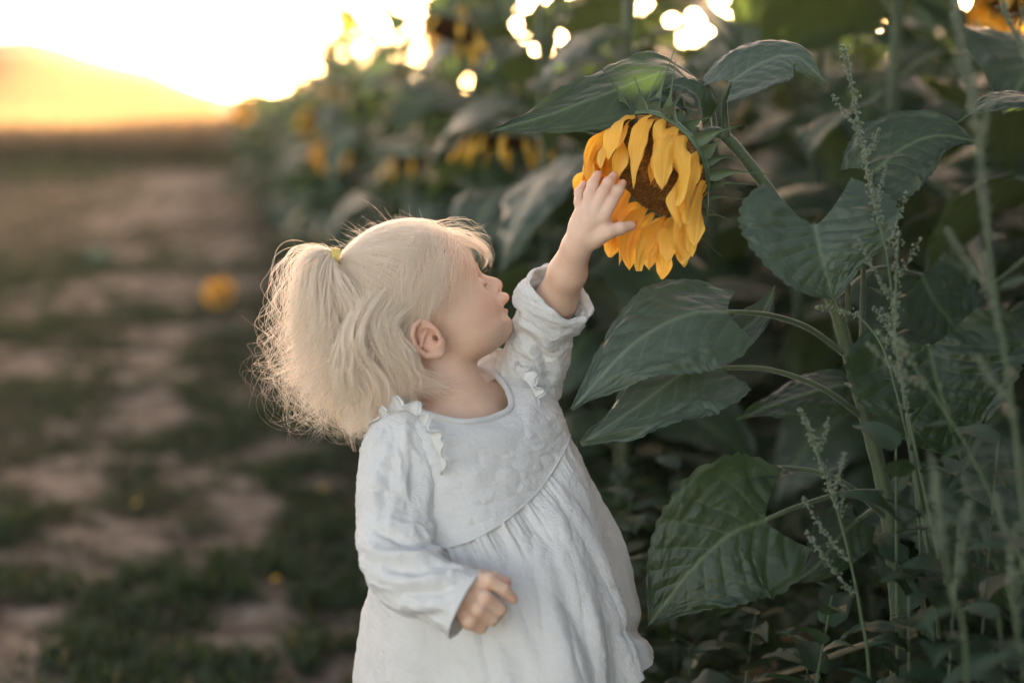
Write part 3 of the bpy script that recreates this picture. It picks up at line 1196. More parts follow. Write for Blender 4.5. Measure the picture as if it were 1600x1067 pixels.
def d_bod(V, Nn, uv):
    t = np.repeat(np.linspace(0, 1, 150), 420)
    warp = V + 0.006 * np.stack([fbm(V, 30, 50), fbm(V, 30, 51), fbm(V, 30, 52)], -1)
    d = 0.0018 * ridged(warp, 22, 3, 2) + 0.0010 * axis_noise(warp, E1 + 0.15 * E2, 4, 70, 9)
    for pts, am, w in (
            ([(700, 720), (740, 732), (800, 720)], .003, 7), ([(690, 760), (750, 772), (812, 745)], .0015, 8),
            ([(812, 650), (826, 700), (822, 760)], .005, 9), ([(838, 640), (850, 690), (846, 740)], -.004, 8), ([(852, 612), (868, 650), (872, 684)], .003, 7),
            ([(700, 790), (752, 796), (800, 775)], .002, 7), ([(690, 700), (700, 770), (702, 830)], -.004, 8),
            ([(706, 690), (716, 760), (716, 820)], .003, 7), ([(760, 680), (800, 690), (824, 668)], -.002, 6)):
        d = d + crease(V, Nn, uv, pts, am, w)
    d = d * np.clip(t * 8, 0, 1) * np.clip((1 - t) * 12, 0, 1)
    # gathers drawn into the seam
    ph = np.tile(np.linspace(0, 2 * PI, 420, endpoint=False), 150)
    g = vnoise(np.stack([np.cos(ph) * 13, np.sin(ph) * 13, t * 0.4], -1), 1.0, 77)
    d = d + 0.0015 * g * np.clip((t - 0.9) / 0.1, 0, 1)
    return np.where(t > 0.985, 0, d)


me, _ = cloth_mesh('dress', X, True, d_bod)
dress = wear('dress', me, MAT_DRESS)

# --- skirt, gathered under the seam
NU, NV = 260, 760
X = ring_net(SKIRT, NU, NV)


def d_sk(V, Nn, uv):
    t = np.repeat(np.linspace(0, 1, NU), NV)
    ph = np.tile(np.linspace(0, 2 * PI, NV, endpoint=False), NU)
    def ring(f, s, zt):
        return vnoise(np.stack([np.cos(ph) * f, np.sin(ph) * f, t * zt + 3], -1), 1.0, s)
    tops = np.exp(-t / 0.09)
    mid = np.exp(-((t - 0.12) / 0.18) ** 2)
    d = 0.0040 * (1 - np.abs(ring(19, 5, 1.2)) * 2) * tops
    d = d + 0.0052 * (0.5 - np.abs(ring(9, 8, 1.2)) * 1.4) * mid
    low = np.clip(t * 1.8, 0, 1)
    d = d + low * (0.0115 * ring(3.1, 21, 0.7) + 0.0065 * ring(6.5, 22, 1.0))
    d = d + 0.0048 * np.clip(t * 4, 0.2, 1) * axis_noise(V, E2 - 0.25 * E1, 3.4, 24, 31, 2) + 0.0006 * ridged(V, 75, 33, 2)
    for pts, am, w in (
            ([(742, 840), (752, 900), (757, 960), (752, 1060)], -.007, 9), ([(716, 850), (722, 880), (735, 930)], .004, 8),
            ([(775, 830), (796, 900), (806, 980), (815, 1060)], .007, 13), ([(812, 800), (838, 880), (848, 960), (862, 1065)], -.006, 12),
            ([(838, 775), (872, 850), (900, 950), (915, 1065)], .007, 14), ([(862, 745), (905, 850), (940, 950), (960, 1065)], -.005, 12),
            ([(880, 700), (925, 800), (965, 900), (1000, 1000)], .005, 12), ([(640, 1000), (655, 1030), (660, 1067)], .005, 12),
            ([(690, 1000), (705, 1040), (708, 1067)], -.005, 10), ([(600, 960), (600, 1010), (604, 1067)], .004, 12)):
        d = d + crease(V, Nn, uv, pts, am, w)
    # the kink of the hem fold on the far side
    k = np.exp(-(((uv - np.array([1000, 985])) / (26, 14)) ** 2).sum(1))
    return (d + 0.011 * k + 0.0012) * np.clip(t / 0.012, 0, 1)


def stains(uv):
    out_ = np.zeros(len(uv))
    for x, y, r in ((894, 797, 1.6), (868, 728, 1.5), (960, 915, 1.8), (968, 921, 1.4), (955, 917, 1.2), (972, 931, 1.3)):
        out_ = np.maximum(out_, 0.55 * np.clip(1.6 - np.hypot(uv[:, 0] - x, uv[:, 1] - y) / r, 0, 1))
    return out_


me, SV = cloth_mesh('skirt', X, True, d_sk, stains)
skirt = wear('skirt', me, MAT_DRESS, dress, True)

# seam piping between bodice and skirt
sr = SV.reshape(NU, NV, 3)[0]
V, F = tube_np(np.vstack([sr[::4], sr[:1]]), 0.0009, 6)
me = mesh_np('waist_seam', V, F)
attr(me, 'stain', np.zeros(len(V)))
wear('waist_seam', me, MAT_DRESS, dress)

# --- neckline binding
nk = np.array([P(*q) for q in BODICE[0]])
c = catmull(np.vstack([nk, nk[:2]]), 200)
L_ = int(200 * 8 / 9)
c = c[:L_ + 1]
V, F = tube_np(c + 0.0006 * np.stack([fbm(c, 90, 3), fbm(c, 90, 4), fbm(c, 90, 5)], -1), 0.0036, 10)
me = mesh_np('neckline', V, F)
attr(me, 'stain', np.zeros(len(V)))
wear('neckline', me, MAT_DRESS, dress)


# --- sleeves
def sleeve(ctrl, nu, nv, flat, tuck, disp):
    """ctrl rows: photo x, y, depth, radius in photo pixels."""
    cc = catmull(np.array([[*P(a, b, d), r * d / FPX] for a, b, d, r in ctrl]), nu)
    c3, r = cc[:, :3], cc[:, 3]
    t, Nn, Bn = frames(c3, E3)
    # the lip turns in and goes back inside
    k = 14
    ins = np.arange(1, k + 1)
    ci = np.vstack([c3, c3[-1] + t[-1] * 0.0015, c3[-1 - ins * 2] - t[-1] * 0.0])
    ri = np.concatenate([r, [r[-1] - 0.0012], r[-1 - ins * 2] - 0.0032])
    ti = np.concatenate([np.arange(nu), [nu - 1], nu - 1 - ins * 2])
    a = np.linspace(0, 2 * PI, nv, endpoint=False)
    X_ = ci[:, None] + ri[:, None, None] * (Nn[ti][:, None] * (np.cos(a) * flat)[None, :, None] + Bn[ti][:, None] * np.sin(a)[None, :, None])
    return X_, len(ci)


R_SL = [(640, 655, 1.445, 38), (628, 700, 1.43, 58), (622, 760, 1.415, 61), (620, 820, 1.40, 61), (624, 868, 1.378, 60), (646, 904, 1.358, 57),
        (680, 922, 1.343, 52), (708, 933, 1.336, 54), (730, 944, 1.332, 61)]
NUs, NVs = 230, 200
X, rows = sleeve(R_SL, NUs, NVs, 0.86, 0, None)


def d_rs(V, Nn, uv):
    t = np.repeat(np.concatenate([np.linspace(0, 1, NUs), np.ones(rows - NUs)]), NVs)
    up = np.clip((0.55 - t) * 6, 0, 1)
    warp = V + 0.006 * np.stack([fbm(V, 28, 60), fbm(V, 28, 61), fbm(V, 28, 62)], -1)
    d = up * 0.0034 * axis_noise(warp, E2 - 0.1 * E1, 3.2, 34, 41) + (1 - up) * 0.0038 * axis_noise(warp, E1 - 0.25 * E2, 3.0, 34, 42)
    d = d + 0.0007 * ridged(warp, 80, 44, 2)
    for pts, am, w in (
            ([(700, 842), (655, 852), (610, 838), (575, 822)], -.006, 7), ([(698, 862), (650, 872), (600, 868), (570, 850)], .007, 9),
            ([(708, 882), (650, 893), (600, 888)], -.006, 7), ([(730, 892), (670, 908), (605, 905), (582, 890)], .005, 9),
            ([(735, 908), (680, 925), (620, 925)], -.005, 7), ([(722, 935), (670, 948), (622, 940)], .004, 8),
            ([(706, 962), (665, 962), (630, 952)], -.004, 7), ([(660, 700), (668, 760), (660, 830)], .004, 9),
            ([(640, 700), (645, 760), (632, 820)], -.004, 8), ([(605, 690), (592, 760), (585, 820)], .004, 10),
            ([(620, 700), (616, 780), (600, 850)], .003, 9), ([(685, 740), (690, 800), (680, 835)], -.004, 7)):
        d = d + crease(V, Nn, uv, pts, am, w)
    fr = (np.arange(len(V)) // NVs) >= NUs
    return np.where(fr, 0, d * np.clip(t * 12, 0, 1) * np.clip((1 - t) * 14, 0.25, 1))


me, RV = cloth_mesh('sleeve', X, True, d_rs)
sl_r = wear('sleeve', me, MAT_DRESS, dress)

L_SL = [(812, 640, 1.545, 40), (822, 605, 1.545, 52), (834, 565, 1.54, 51), (846, 525, 1.525, 49), (856, 495, 1.508, 50), (868, 470, 1.495, 50)]
X, rows = sleeve(L_SL, NUs, NVs, 0.95, 0, None)


def d_ls(V, Nn, uv):
    t = np.repeat(np.concatenate([np.linspace(0, 1, NUs), np.ones(rows - NUs)]), NVs)
    warp = V + 0.006 * np.stack([fbm(V, 28, 60), fbm(V, 28, 61), fbm(V, 28, 62)], -1)
    d = 0.0034 * axis_noise(warp, E2 - 0.6 * E1, 2.6, 34, 141) + 0.0007 * ridged(warp, 80, 144, 2)
    for pts, am, w in (
            ([(795, 500), (825, 506), (850, 528), (866, 556)], .006, 7), ([(792, 520), (822, 526), (845, 550), (858, 580)], -.006, 7),
            ([(835, 455), (860, 490), (888, 512)], -.005, 7), ([(812, 540), (835, 560), (850, 600)], .004, 8), ([(870, 540), (872, 570), (862, 606)], .003, 8)):
        d = d + crease(V, Nn, uv, pts, am, w)
    return d * np.clip(t * 12, 0, 1)


me, _ = cloth_mesh('sleeve', X, True, d_ls)
sl_l = wear('sleeve', me, MAT_DRESS, dress)

# rolled cuff of the raised sleeve
ca, cb = P(852, 489, 1.506), P(883, 450, 1.478)
ax_ = nrm(cb - ca)
n1_ = nrm(E3 - ax_ * np.dot(E3, ax_))
n2_ = np.cross(ax_, n1_)
prof = [(-0.002, 50), (0.000, 55), (0.004, 59.5), (0.011, 60.5), (0.020, 59), (0.029, 58.5), (0.0335, 57.5), (0.0345, 54), (0.032, 51.5), (0.024, 50.5), (0.012, 50), (0.0, 48)]
pr = catmull(np.array([(a * 1000, r, 0) for a, r in prof]), 70)
a = np.linspace(0, 2 * PI, 220, endpoint=False)
H_, Rr = pr[:, 0] / 1000, pr[:, 1] * S0
X = ca + H_[:, None, None] * ax_ + Rr[:, None, None] * (n1_ * (np.cos(a) * 0.9)[:, None] + n2_ * np.sin(a)[:, None])[None]
X = X + (0.0022 * np.cos(a * 3 + 1))[None, :, None] * ax_ + (0.0015 * np.sin(a * 7))[None, :, None] * ax_


def d_cf(V, Nn, uv):
    return -0.0022 * ridged(V, 42, 71) * 0 + 0.0020 * axis_noise(V, n2_, 2.2, 60, 73) + crease(V, Nn, uv, [(828, 420), (862, 458), (880, 500)], -.003, 4)


me, _ = cloth_mesh('cuff', X, True, lambda V, Nn, uv: -d_cf(V, Nn, uv) if False else d_cf(V, Nn, uv))
wear('cuff', me, MAT_DRESS, sl_l)


# --- shoulder ruffles
def ruffle(path, out_dirs, width, waves, amp, seed):
    n, m_ = 420, 26
    c_ = catmull(PP(path), n)
    o_ = nrm(catmull(np.array(out_dirs, float), n))
    t = nrm(np.gradient(c_, axis=0))
    o_ = nrm(o_ - t * (o_ * t).sum(1, keepdims=True))
    b = np.cross(t, o_)
    s = np.linspace(0, 1, n)
    wv = np.linspace(0, 1, m_)
    phs = 2 * PI * (waves * s + 0.45 * fbm(np.stack([s * 7, s * 0, s * 0 + seed], -1), 1, seed) * 2)
    am = amp * (0.7 + 0.5 * vnoise(np.stack([s * 9, s * 0, s * 0], -1), 1, seed + 3))
    env = np.minimum(1, np.minimum(s, 1 - s) * 9) ** 0.7
    f = wv[None] ** 1.3
    X_ = (c_[:, None] + o_[:, None] * (wv[None] * (width * env * (0.9 + 0.2 * np.cos(phs + 1)))[:, None])[..., None]
          + b[:, None] * ((np.sin(phs) * am * env)[:, None] * f)[..., None]
          + t[:, None] * ((np.cos(phs) * am * 0.35 * env)[:, None] * f)[..., None])
    V = X_.reshape(-1, 3)
    # gathered base: two faces with the thickness of a narrow hem
    F = grid_faces(n, m_)
    Nn = vnormals(V, F)
    th = 0.0006 + 0.0008 * (np.tile(wv, n) > 0.9)
    V2 = np.vstack([V + Nn * th[:, None], V - Nn * th[:, None]])
    k = n * m_
    e = np.arange(n - 1) * m_ + m_ - 1
    rim = np.stack([e, e + m_, e + m_ + k, e + k], -1)
    me_ = mesh_np('ruffle', V2, [F, F[:, ::-1] + k, rim])
    attr(me_, 'stain', np.zeros(len(V2)))
    return me_


me = ruffle([(577, 742, 1.45), (583, 712, 1.445), (592, 682, 1.44), (607, 655, 1.43), (630, 640, 1.42), (653, 650, 1.405), (669, 672, 1.395), (680, 697, 1.39), (690, 722, 1.39), (690, 742, 1.395)],
            [-E1 * .9 + .3 * E3, -E1 * .9 + .1 * E2 + .3 * E3, -E1 * .8 + .3 * E2 + .4 * E3, -.6 * E1 + .6 * E2 + .5 * E3, -.1 * E1 + .75 * E2 + .6 * E3, .3 * E1 + .4 * E2 + .9 * E3, .5 * E1 + .25 * E2 + .9 * E3, .55 * E1 + .2 * E2 + .9 * E3, .4 * E1 + E3, .3 * E1 + E3],
            0.0135, 9.5, 0.0062, 11)
wear('ruffle', me, MAT_DRESS, dress)
me = ruffle([(758, 556, 1.575), (774, 560, 1.55), (790, 569, 1.528), (804, 580, 1.508), (817, 591, 1.492), (828, 602, 1.482), (836, 616, 1.476), (842, 640, 1.474)],
            [.6 * E1 + E2, .6 * E1 + .8 * E2 + .5 * E3, .6 * E1 + .6 * E2 + .6 * E3, .6 * E1 + .5 * E2 + .6 * E3, .6 * E1 + .5 * E2 + .7 * E3, .7 * E1 + .4 * E2 + .7 * E3, .7 * E1 + .2 * E2 + .8 * E3, .5 * E1 + E3],
            0.0115, 8.5, 0.0050, 23)
wear('ruffle', me, MAT_DRESS, dress)
# ------------------------------------------------------------------ the child's hair
rng = np.random.default_rng(7)


def m_hair():
    m, nt, out = mat('blond_hair')
    h = nt.nodes.new('ShaderNodeBsdfHairPrincipled')
    h.model = 'CHIANG'
    h.parametrization = 'COLOR'
    info = nt.nodes.new('ShaderNodeHairInfo')
    c = ramp(nt, info.outputs['Random'], [(0.0, (0.80, 0.56, 0.36)), (0.5, (0.93, 0.76, 0.56)), (1.0, (0.97, 0.86, 0.72))])
    nt.links.new(c, h.inputs['Color'])
    h.inputs['Roughness'].default_value = 0.35
    h.inputs['Radial Roughness'].default_value = 0.45
    h.inputs['Coat'].default_value = 0.1
    d = nt.nodes.new('ShaderNodeBsdfPrincipled')
    d.inputs['Roughness'].default_value = 0.45
    d.inputs['Specular IOR Level'].default_value = 0.6
    nt.links.new(mixc(nt, c, (0.95, 0.775, 0.585), 0.65), d.inputs['Base Color'])
    mx = nt.nodes.new('ShaderNodeMixShader')
    mx.inputs[0].default_value = 0.42
    nt.links.new(h.outputs[0], mx.inputs[1])
    nt.links.new(d.outputs[0], mx.inputs[2])
    nt.links.new(mx.outputs[0], out.inputs[0])
    return m


MAT_HAIR = m_hair()


def strands(name, S, radius, parent, tip=0.25, m_=None):
    """S: (n, k, 3) world points."""
    n, k = S.shape[:2]
    hc = bpy.data.hair_curves.new(name)
    hc.add_curves([k] * n)
    hc.points.foreach_set('position', (S - CHILD_AT).astype(np.float32).ravel())
    a = hc.attributes.get('radius') or hc.attributes.new('radius', 'FLOAT', 'POINT')
    prof = radius * (1 - (1 - tip) * np.linspace(0, 1, k) ** 2)
    a.data.foreach_set('value', (np.ones((n, 1)) * prof[None]).astype(np.float32).ravel())
    o = bpy.data.objects.new(name, hc)
    COL.objects.link(o)
    hc.materials.append(m_ or MAT_HAIR)
    o.parent = parent
    return o


def Hq(px, py, L):
    return hpx(px, py, L)


def skull_lift(q, lift):
    """Keep head-frame points at least lift above the skull."""
    for _ in range(2):
        d = np.concatenate([skull(x) for x in np.array_split(q.reshape(-1, 3), 4)]).reshape(q.shape[:-1])
        g = nrm(q / np.array([119, 105, 99]) ** 2)
        need = np.maximum(lift - d, 0)
        q = q + g * need[..., None]
    return q


def on_skull(q, lift):
    d = skull(q.reshape(-1, 3)).reshape(q.shape[:-1])
    g = nrm(q / np.array([119, 105, 99]) ** 2)
    return q + g * (lift - d)[..., None]


def many_catmull(C, n):
    """(m, k, 3) control points -> (m, n, 3)."""
    m_, k = C.shape[:2]
    q = np.concatenate([2 * C[:, :1] - C[:, 1:2], C, 2 * C[:, -1:] - C[:, -2:-1]], 1)
    s = np.linspace(0, k - 1, n)
    i = np.minimum(np.floor(s).astype(int), k - 2)
    t = (s - i)[None, :, None]
    a, b, c, d = q[:, i], q[:, i + 1], q[:, i + 2], q[:, i + 3]
    return 0.5 * ((2 * b) + (-a + c) * t + (2 * a - 5 * b + 4 * c - d) * t ** 2 + (-a + 3 * b - 3 * c + d) * t ** 3)


def lock(ctrl, n, spread, sub=9, wave=5.0, wl=70.0, frizz=1.2, npt=26, start=0.25, endspread=0.6, subr=0.17, lenvar=0.25, stag=0.0):
    """Strands of one lock in the head frame; ctrl rows: photo x, y, side offset."""
    C = np.array([Hq(*c) for c in ctrl])
    path = catmull(C, npt)
    s = np.linspace(0, 1, npt)
    length = np.linalg.norm(np.diff(path, axis=0), axis=1).sum()
    t, Nn, Bn = frames(path)
    prof = start + (1 - start) * np.sin(np.clip(s * 1.4, 0, 1) * PI / 2)
    prof = prof * (1 - (1 - endspread) * np.clip((s - 0.55) / 0.45, 0, 1))
    a0 = rng.uniform(0, 2 * PI, sub)
    r0 = rng.uniform(0, 1, sub) ** 0.6 * 1.15
    ph = rng.uniform(0, 2 * PI, sub)
    wlv = wl * rng.uniform(0.75, 1.3, sub)
    cid = rng.integers(0, sub, n)
    off_a = a0[cid][:, None] + 0.0
    offc = np.stack([np.cos(a0) * r0, np.sin(a0) * r0], -1)[cid] * spread
    sa, sr = rng.uniform(0, 2 * PI, n), np.abs(rng.normal(0, 0.6, n))
    offs = np.stack([np.cos(sa) * sr, np.sin(sa) * sr], -1) * spread * subr
    cl = 1 - 0.75 * s ** 1.5                                   # strands gather towards the tip of their wisp
    w = wave * (0.15 + 1.35 * s ** 1.8) * (1 + 0.18 * rng.normal(size=n))[:, None]
    arg = 2 * PI * s[None] * length / wlv[cid][:, None] + ph[cid][:, None] + rng.normal(0, 0.16, n)[:, None]
    o = (offc[:, None] + offs[:, None] * cl[None, :, None]) * prof[None, :, None]
    o = o + np.stack([np.cos(arg) * w, np.sin(arg) * w * 0.8], -1)
    # loose frizz
    fz = np.cumsum(rng.normal(0, 1, (n, npt, 2)), 1) * frizz * 0.35
    fz *= (rng.uniform(0, 1, n) ** 3 * 3)[:, None, None]
    o = o + fz
    ln = 1 - lenvar * rng.uniform(0, 1, n)
    st = stag * rng.uniform(0, 1, n)[:, None]
    sc = st + s[None] * (ln[:, None] - st)
    idx = sc * (npt - 1)
    i0 = np.minimum(idx.astype(int), npt - 2)
    f = (idx - i0)[..., None]
    def pick(A):
        return A[i0] * (1 - f) + A[i0 + 1] * f
    Pc, Nc, Bc = pick(path), pick(Nn), pick(Bn)
    return Pc + Nc * o[..., :1] + Bc * o[..., 1:]


TIE = Hq(523, 400, 42)
TIE_N = (523, 400, 42)

# hairline in the head frame, F -> lowest U that grows hair on the side
HL_F = np.array([-140, -100, -70, -30, -6, 10, 30, 52, 72, 92, 106, 122, 140])
HL_U = np.array([-60, -95, -100, -72, -50, -45, -42, -26, -12, 6, 18, 34, 60])


def roots(n, keep):
    out_ = []
    tot = 0
    while tot < n:
        g = nrm(rng.normal(size=(n, 3))) * np.array([119, 105, 99])
        g = on_skull(on_skull(g, 0), 0)
        lim = np.interp(g[:, 0], HL_F, HL_U)
        ok = g[:, 1] > lim + rng.exponential(20.0, n) * np.clip((g[:, 0] + 10) / 60, 0.1, 1)
        g = g[ok & keep(g)]
        out_.append(g)
        tot += len(g)
    return np.concatenate(out_)[:n]


def swept(R, ends, npt=22, lift=(1.0, 6.0), bow=None, via=None):
    """Strands that lie along the skull from each root to an end point."""
    n = len(R)
    s = np.linspace(0, 1, npt)
    Rl = on_skull(R, 0.5)
    q = Rl[:, None] * (1 - s)[None, :, None] + ends[:, None] * s[None, :, None]
    if bow is not None:
        q = q + bow[:, None] * (np.sin(s * PI))[None, :, None]
    lf = rng.uniform(lift[0], lift[1], n)[:, None] * np.minimum(1, s * 5 + 0.12)[None]
    q = on_skull(on_skull(q, lf), lf)
    # fine waviness in wisps
    k = R / 15.0
    for dim in range(3):
        ph = vnoise(k, 1.0, 90 + dim) * 6
        q[:, :, dim] += (np.sin(s[None] * 7 + ph[:, None]) * 3.0 + rng.normal(0, 1.3, (n, 1)) * np.sin(s * 4)[None]) * s[None] ** 0.6
    return q


ALL = []
# 1. crown, drawn back to the tie
R = roots(3700, lambda g: (g[:, 1] > 22 + 0.25 * g[:, 0] - 15) & (g[:, 2] > -15))
e = TIE + rng.normal(0, 3.0, (len(R), 3))
top = swept(R, e, 24, (1, 12), bow=np.stack([rng.normal(0, 3, len(R)), 6 + rng.normal(0, 4, len(R)), rng.normal(2, 3, len(R))], -1))
ALL.append(top)
# 2. side hair, falling back and down over the side of the head
R = roots(4300, lambda g: (g[:, 2] > 10) & (g[:, 1] < 62 + 0.2 * g[:, 0]))
back = np.array([-0.62, -0.80, 0.1])
ln = rng.uniform(45, 105, len(R))
tgt = R + back * ln[:, None] + np.stack([-12 * (R[:, 0] > 30), np.zeros(len(R)), np.zeros(len(R))], -1)
tgt[:, 2] += 14
wis = np.stack([vnoise(R / 16, 1, 61), vnoise(R / 16, 1, 62), vnoise(R / 16, 1, 63)], -1) * 16
side = swept(R, tgt + wis, 24, (1, 11), bow=np.stack([rng.normal(-4, 3, len(R)), rng.normal(10, 4, len(R)), rng.normal(0, 2, len(R))], -1))
ALL.append(side)
# 3. back of the head, under the tie
R = roots(2600, lambda g: (g[:, 0] < 0))
e = R + np.array([-26, -62, 0]) + rng.normal(0, 10, (len(R), 3))
ALL.append(swept(R, e, 24, (1, 10)))
# 4. far side, drawn to a second bunch
R = roots(1700, lambda g: (g[:, 2] < 0) & (g[:, 1] > 0))
e = np.array([TIE[0], TIE[1], -TIE[2]]) + rng.normal(0, 4, (len(R), 3))
ALL.append(swept(R, e, 24, (1, 8), bow=np.stack([rng.normal(0, 3, len(R)), 6 + rng.normal(0, 4, len(R)), rng.normal(0, 3, len(R))], -1)))
scalp = np.concatenate(ALL)

# loose locks of the side and the nape
LOOSE = [
    # ctrl, n, spread, wave, wl
    ([(612, 470, 100), (592, 505, 106), (604, 545, 108), (632, 575, 104), (645, 605, 96), (662, 618, 92)], 420, 12, 5, 80),
    ([(640, 478, 102), (612, 502, 108), (618, 535, 110), (640, 560, 106), (648, 590, 100), (640, 618, 96)], 380, 9, 4, 70),
    ([(628, 500, 102), (630, 545, 106), (650, 580, 102), (680, 598, 92), (712, 604, 84), (728, 600, 80)], 150, 9, 3, 60),
    ([(630, 530, 102), (636, 570, 104), (655, 600, 98), (684, 612, 88), (715, 618, 82)], 130, 9, 4, 60),
    ([(590, 470, 98), (566, 510, 104), (572, 555, 104), (596, 590, 100), (604, 625, 94), (590, 652, 92)], 520, 15, 6, 80),
    ([(575, 480, 96), (552, 525, 102), (560, 575, 100), (582, 612, 94), (586, 645, 88), (604, 668, 88)], 460, 14, 7, 70),
    ([(560, 500, 90), (545, 545, 96), (540, 590, 94), (560, 630, 88), (556, 665, 82), (575, 690, 80)], 460, 15, 7, 75),
    ([(600, 520, 90), (590, 560, 96), (605, 600, 92), (628, 628, 86), (620, 648, 84)], 360, 14, 6, 70),
    ([(550, 520, 60), (530, 570, 66), (535, 620, 60), (556, 660, 56), (548, 688, 54)], 420, 17, 8, 70),
    ([(560, 540, 30), (545, 590, 34), (560, 640, 30), (575, 672, 28), (562, 694, 26)], 420, 18, 8, 70),
    ([(580, 560, 0), (565, 610, 0), (585, 650, -4), (600, 680, -4)], 380, 20, 8, 70),
    ([(575, 560, -35), (555, 610, -35), (570, 655, -35), (560, 690, -35)], 380, 20, 8, 70),
    ([(610, 585, 20), (612, 620, 24), (630, 640, 24), (640, 660, 30)], 300, 18, 5, 60),
    ([(628, 585, 60), (636, 612, 66), (660, 628, 64), (690, 634, 60)], 160, 11, 4, 60),
]
lo_ = []
for c, n, sp, wv, wl_ in LOOSE:
    c = list(c)
    c[0] = (c[0][0] + 10, c[0][1] - 12, c[0][2] - 12)
    x_ = lock(c, int(n * 0.7), sp * 1.45, 22, wv * 1.1, wl_ * 1.4, 0.5, 30, 1.0, 0.9, stag=0.32, subr=0.2)
    lo_.append(skull_lift(x_, 2.0))
loose = np.concatenate(lo_)

# the bunch held by the tie
PONY = [
    ([TIE_N, (500, 394, 46), (470, 408, 52), (452, 450, 56), (450, 505, 56), (456, 560, 52), (444, 600, 50), (458, 640, 48), (482, 650, 48)], 420, 16, 6, 80),
    ([TIE_N, (498, 400, 48), (478, 430, 58), (474, 490, 62), (482, 550, 60), (474, 600, 58), (490, 650, 56), (486, 690, 54)], 480, 17, 6, 80),
    ([TIE_N, (495, 392, 40), (458, 400, 42), (440, 440, 42), (444, 500, 40), (434, 548, 38), (424, 580, 36), (440, 606, 36), (462, 612, 36)], 360, 15, 7, 60),
    ([TIE_N, (508, 408, 52), (500, 450, 64), (508, 510, 70), (522, 565, 70), (512, 620, 66), (530, 660, 62), (552, 676, 60)], 520, 16, 6, 80),
    ([TIE_N, (516, 416, 58), (524, 455, 74), (544, 500, 82), (540, 555, 82), (524, 600, 78), (546, 640, 72), (570, 650, 70)], 460, 14, 6, 75),
    ([TIE_N, (520, 418, 60), (536, 448, 82), (560, 490, 92), (566, 540, 94), (548, 590, 90), (540, 630, 86)], 360, 12, 6, 70),
    ([TIE_N, (506, 398, 20), (480, 420, 6), (462, 470, 0), (466, 530, 0), (480, 590, 0), (470, 640, 0), (492, 668, 0)], 480, 22, 8, 75),
    ([TIE_N, (510, 404, 24), (494, 440, 16), (490, 510, 12), (500, 580, 10), (520, 640, 8), (516, 680, 8)], 480, 22, 8, 75),
    ([(528, 404, -42), (500, 410, -50), (480, 450, -56), (486, 520, -56), (500, 590, -56), (492, 650, -56)], 420, 24, 8, 75),
    ([TIE_N, (492, 396, 50), (462, 424, 52), (444, 470, 50), (436, 520, 48), (448, 570, 46), (432, 616, 44), (446, 640, 44)], 150, 18, 10, 55),
    ([TIE_N, (508, 402, 52), (486, 440, 66), (492, 500, 72), (500, 560, 70), (486, 610, 66), (504, 650, 62), (530, 672, 60), (556, 664, 62)], 300, 9, 4, 90),
]
po_ = []
for c, n, sp, wv, wl_ in PONY:
    po_.append(lock([(523 + (a - 523) * (0.66 if a < 523 else 1), b, L) for a, b, L in c], int(n * 0.34), sp * 1.1, 10, wv * 1.9, wl_ * 1.25, 0.3, 40, 0.12, 1.35, subr=0.10, lenvar=0.4))
    po_.append(lock(c, n // 12, sp * 1.9, 14, wv * 2.2, wl_ * 1.2, 1.6, 40, 0.1, 1.3))
pony = np.concatenate(po_)

# fringe over the forehead
FR = [
    ([(690, 362, 20), (716, 368, 18), (742, 376, 16), (760, 390, 14), (766, 412, 12)], 85, 9, 2.5, 60),
    ([(694, 366, -5), (722, 372, -6), (750, 378, -8), (768, 394, -8), (770, 420, -8)], 85, 10, 2.5, 60),
    ([(696, 366, -30), (724, 372, -30), (752, 386, -30), (760, 404, -30), (752, 422, -30)], 80, 10, 2.5, 60),
    ([(700, 376, 34), (722, 386, 34), (738, 392, 30), (748, 404, 26)], 60, 5, 2, 50),
    ([(690, 358, 5), (722, 358, 4), (752, 366, 2), (778, 378, 0)], 26, 8, 4, 60),
    ([(680, 352, 5), (708, 346, 4), (742, 352, 2), (772, 352, 0)], 12, 9, 5, 60),
]
fr = np.concatenate([lock(c, n, sp, 7, wv, wl_, 1.6, 20, 0.9, 0.9, lenvar=0.45) for c, n, sp, wv, wl_ in FR])

# stray hairs lit along the outline
fly = []
Rr_ = roots(900, lambda g: (g[:, 1] > 35) | (g[:, 0] < -70))
for r in Rr_[:520]:
    g = nrm(r / np.array([119, 105, 99]) ** 2)
    d = nrm(np.array([-0.9, 0.25, 0.1]) + g * rng.uniform(0.15, 0.8) + rng.normal(0, 0.35, 3))
    l = rng.uniform(14, 62) * (1.3 if rng.random() < 0.15 else 0.8)
    s = np.linspace(0, 1, 20)[:, None]
    curl = nrm(rng.normal(size=3))
    fly.append(r + d * s * l + curl * (np.sin(s * rng.uniform(1.5, 5)) * l * 0.24) + g * 3)
fly = np.array(fly)
fz = []
for k in range(210):
    b = Hq(rng.uniform(465, 530), rng.uniform(395, 640), rng.uniform(0, 60))
    d = nrm(Hq(rng.uniform(395, 460), rng.uniform(380, 660), 40) - b)
    l = rng.uniform(25, 62) * (1.5 if rng.random() < 0.08 else 0.85)
    s = np.linspace(0, 1, 20)[:, None]
    cu, cv = nrm(rng.normal(size=3)), nrm(rng.normal(size=3))
    w = rng.uniform(2, 6.5)
    fz.append(b + d * s * l + cu * np.sin(s * w) * l * 0.22 + cv * (1 - np.cos(s * w * 0.8)) * l * 0.16)
fz = np.array(fz)

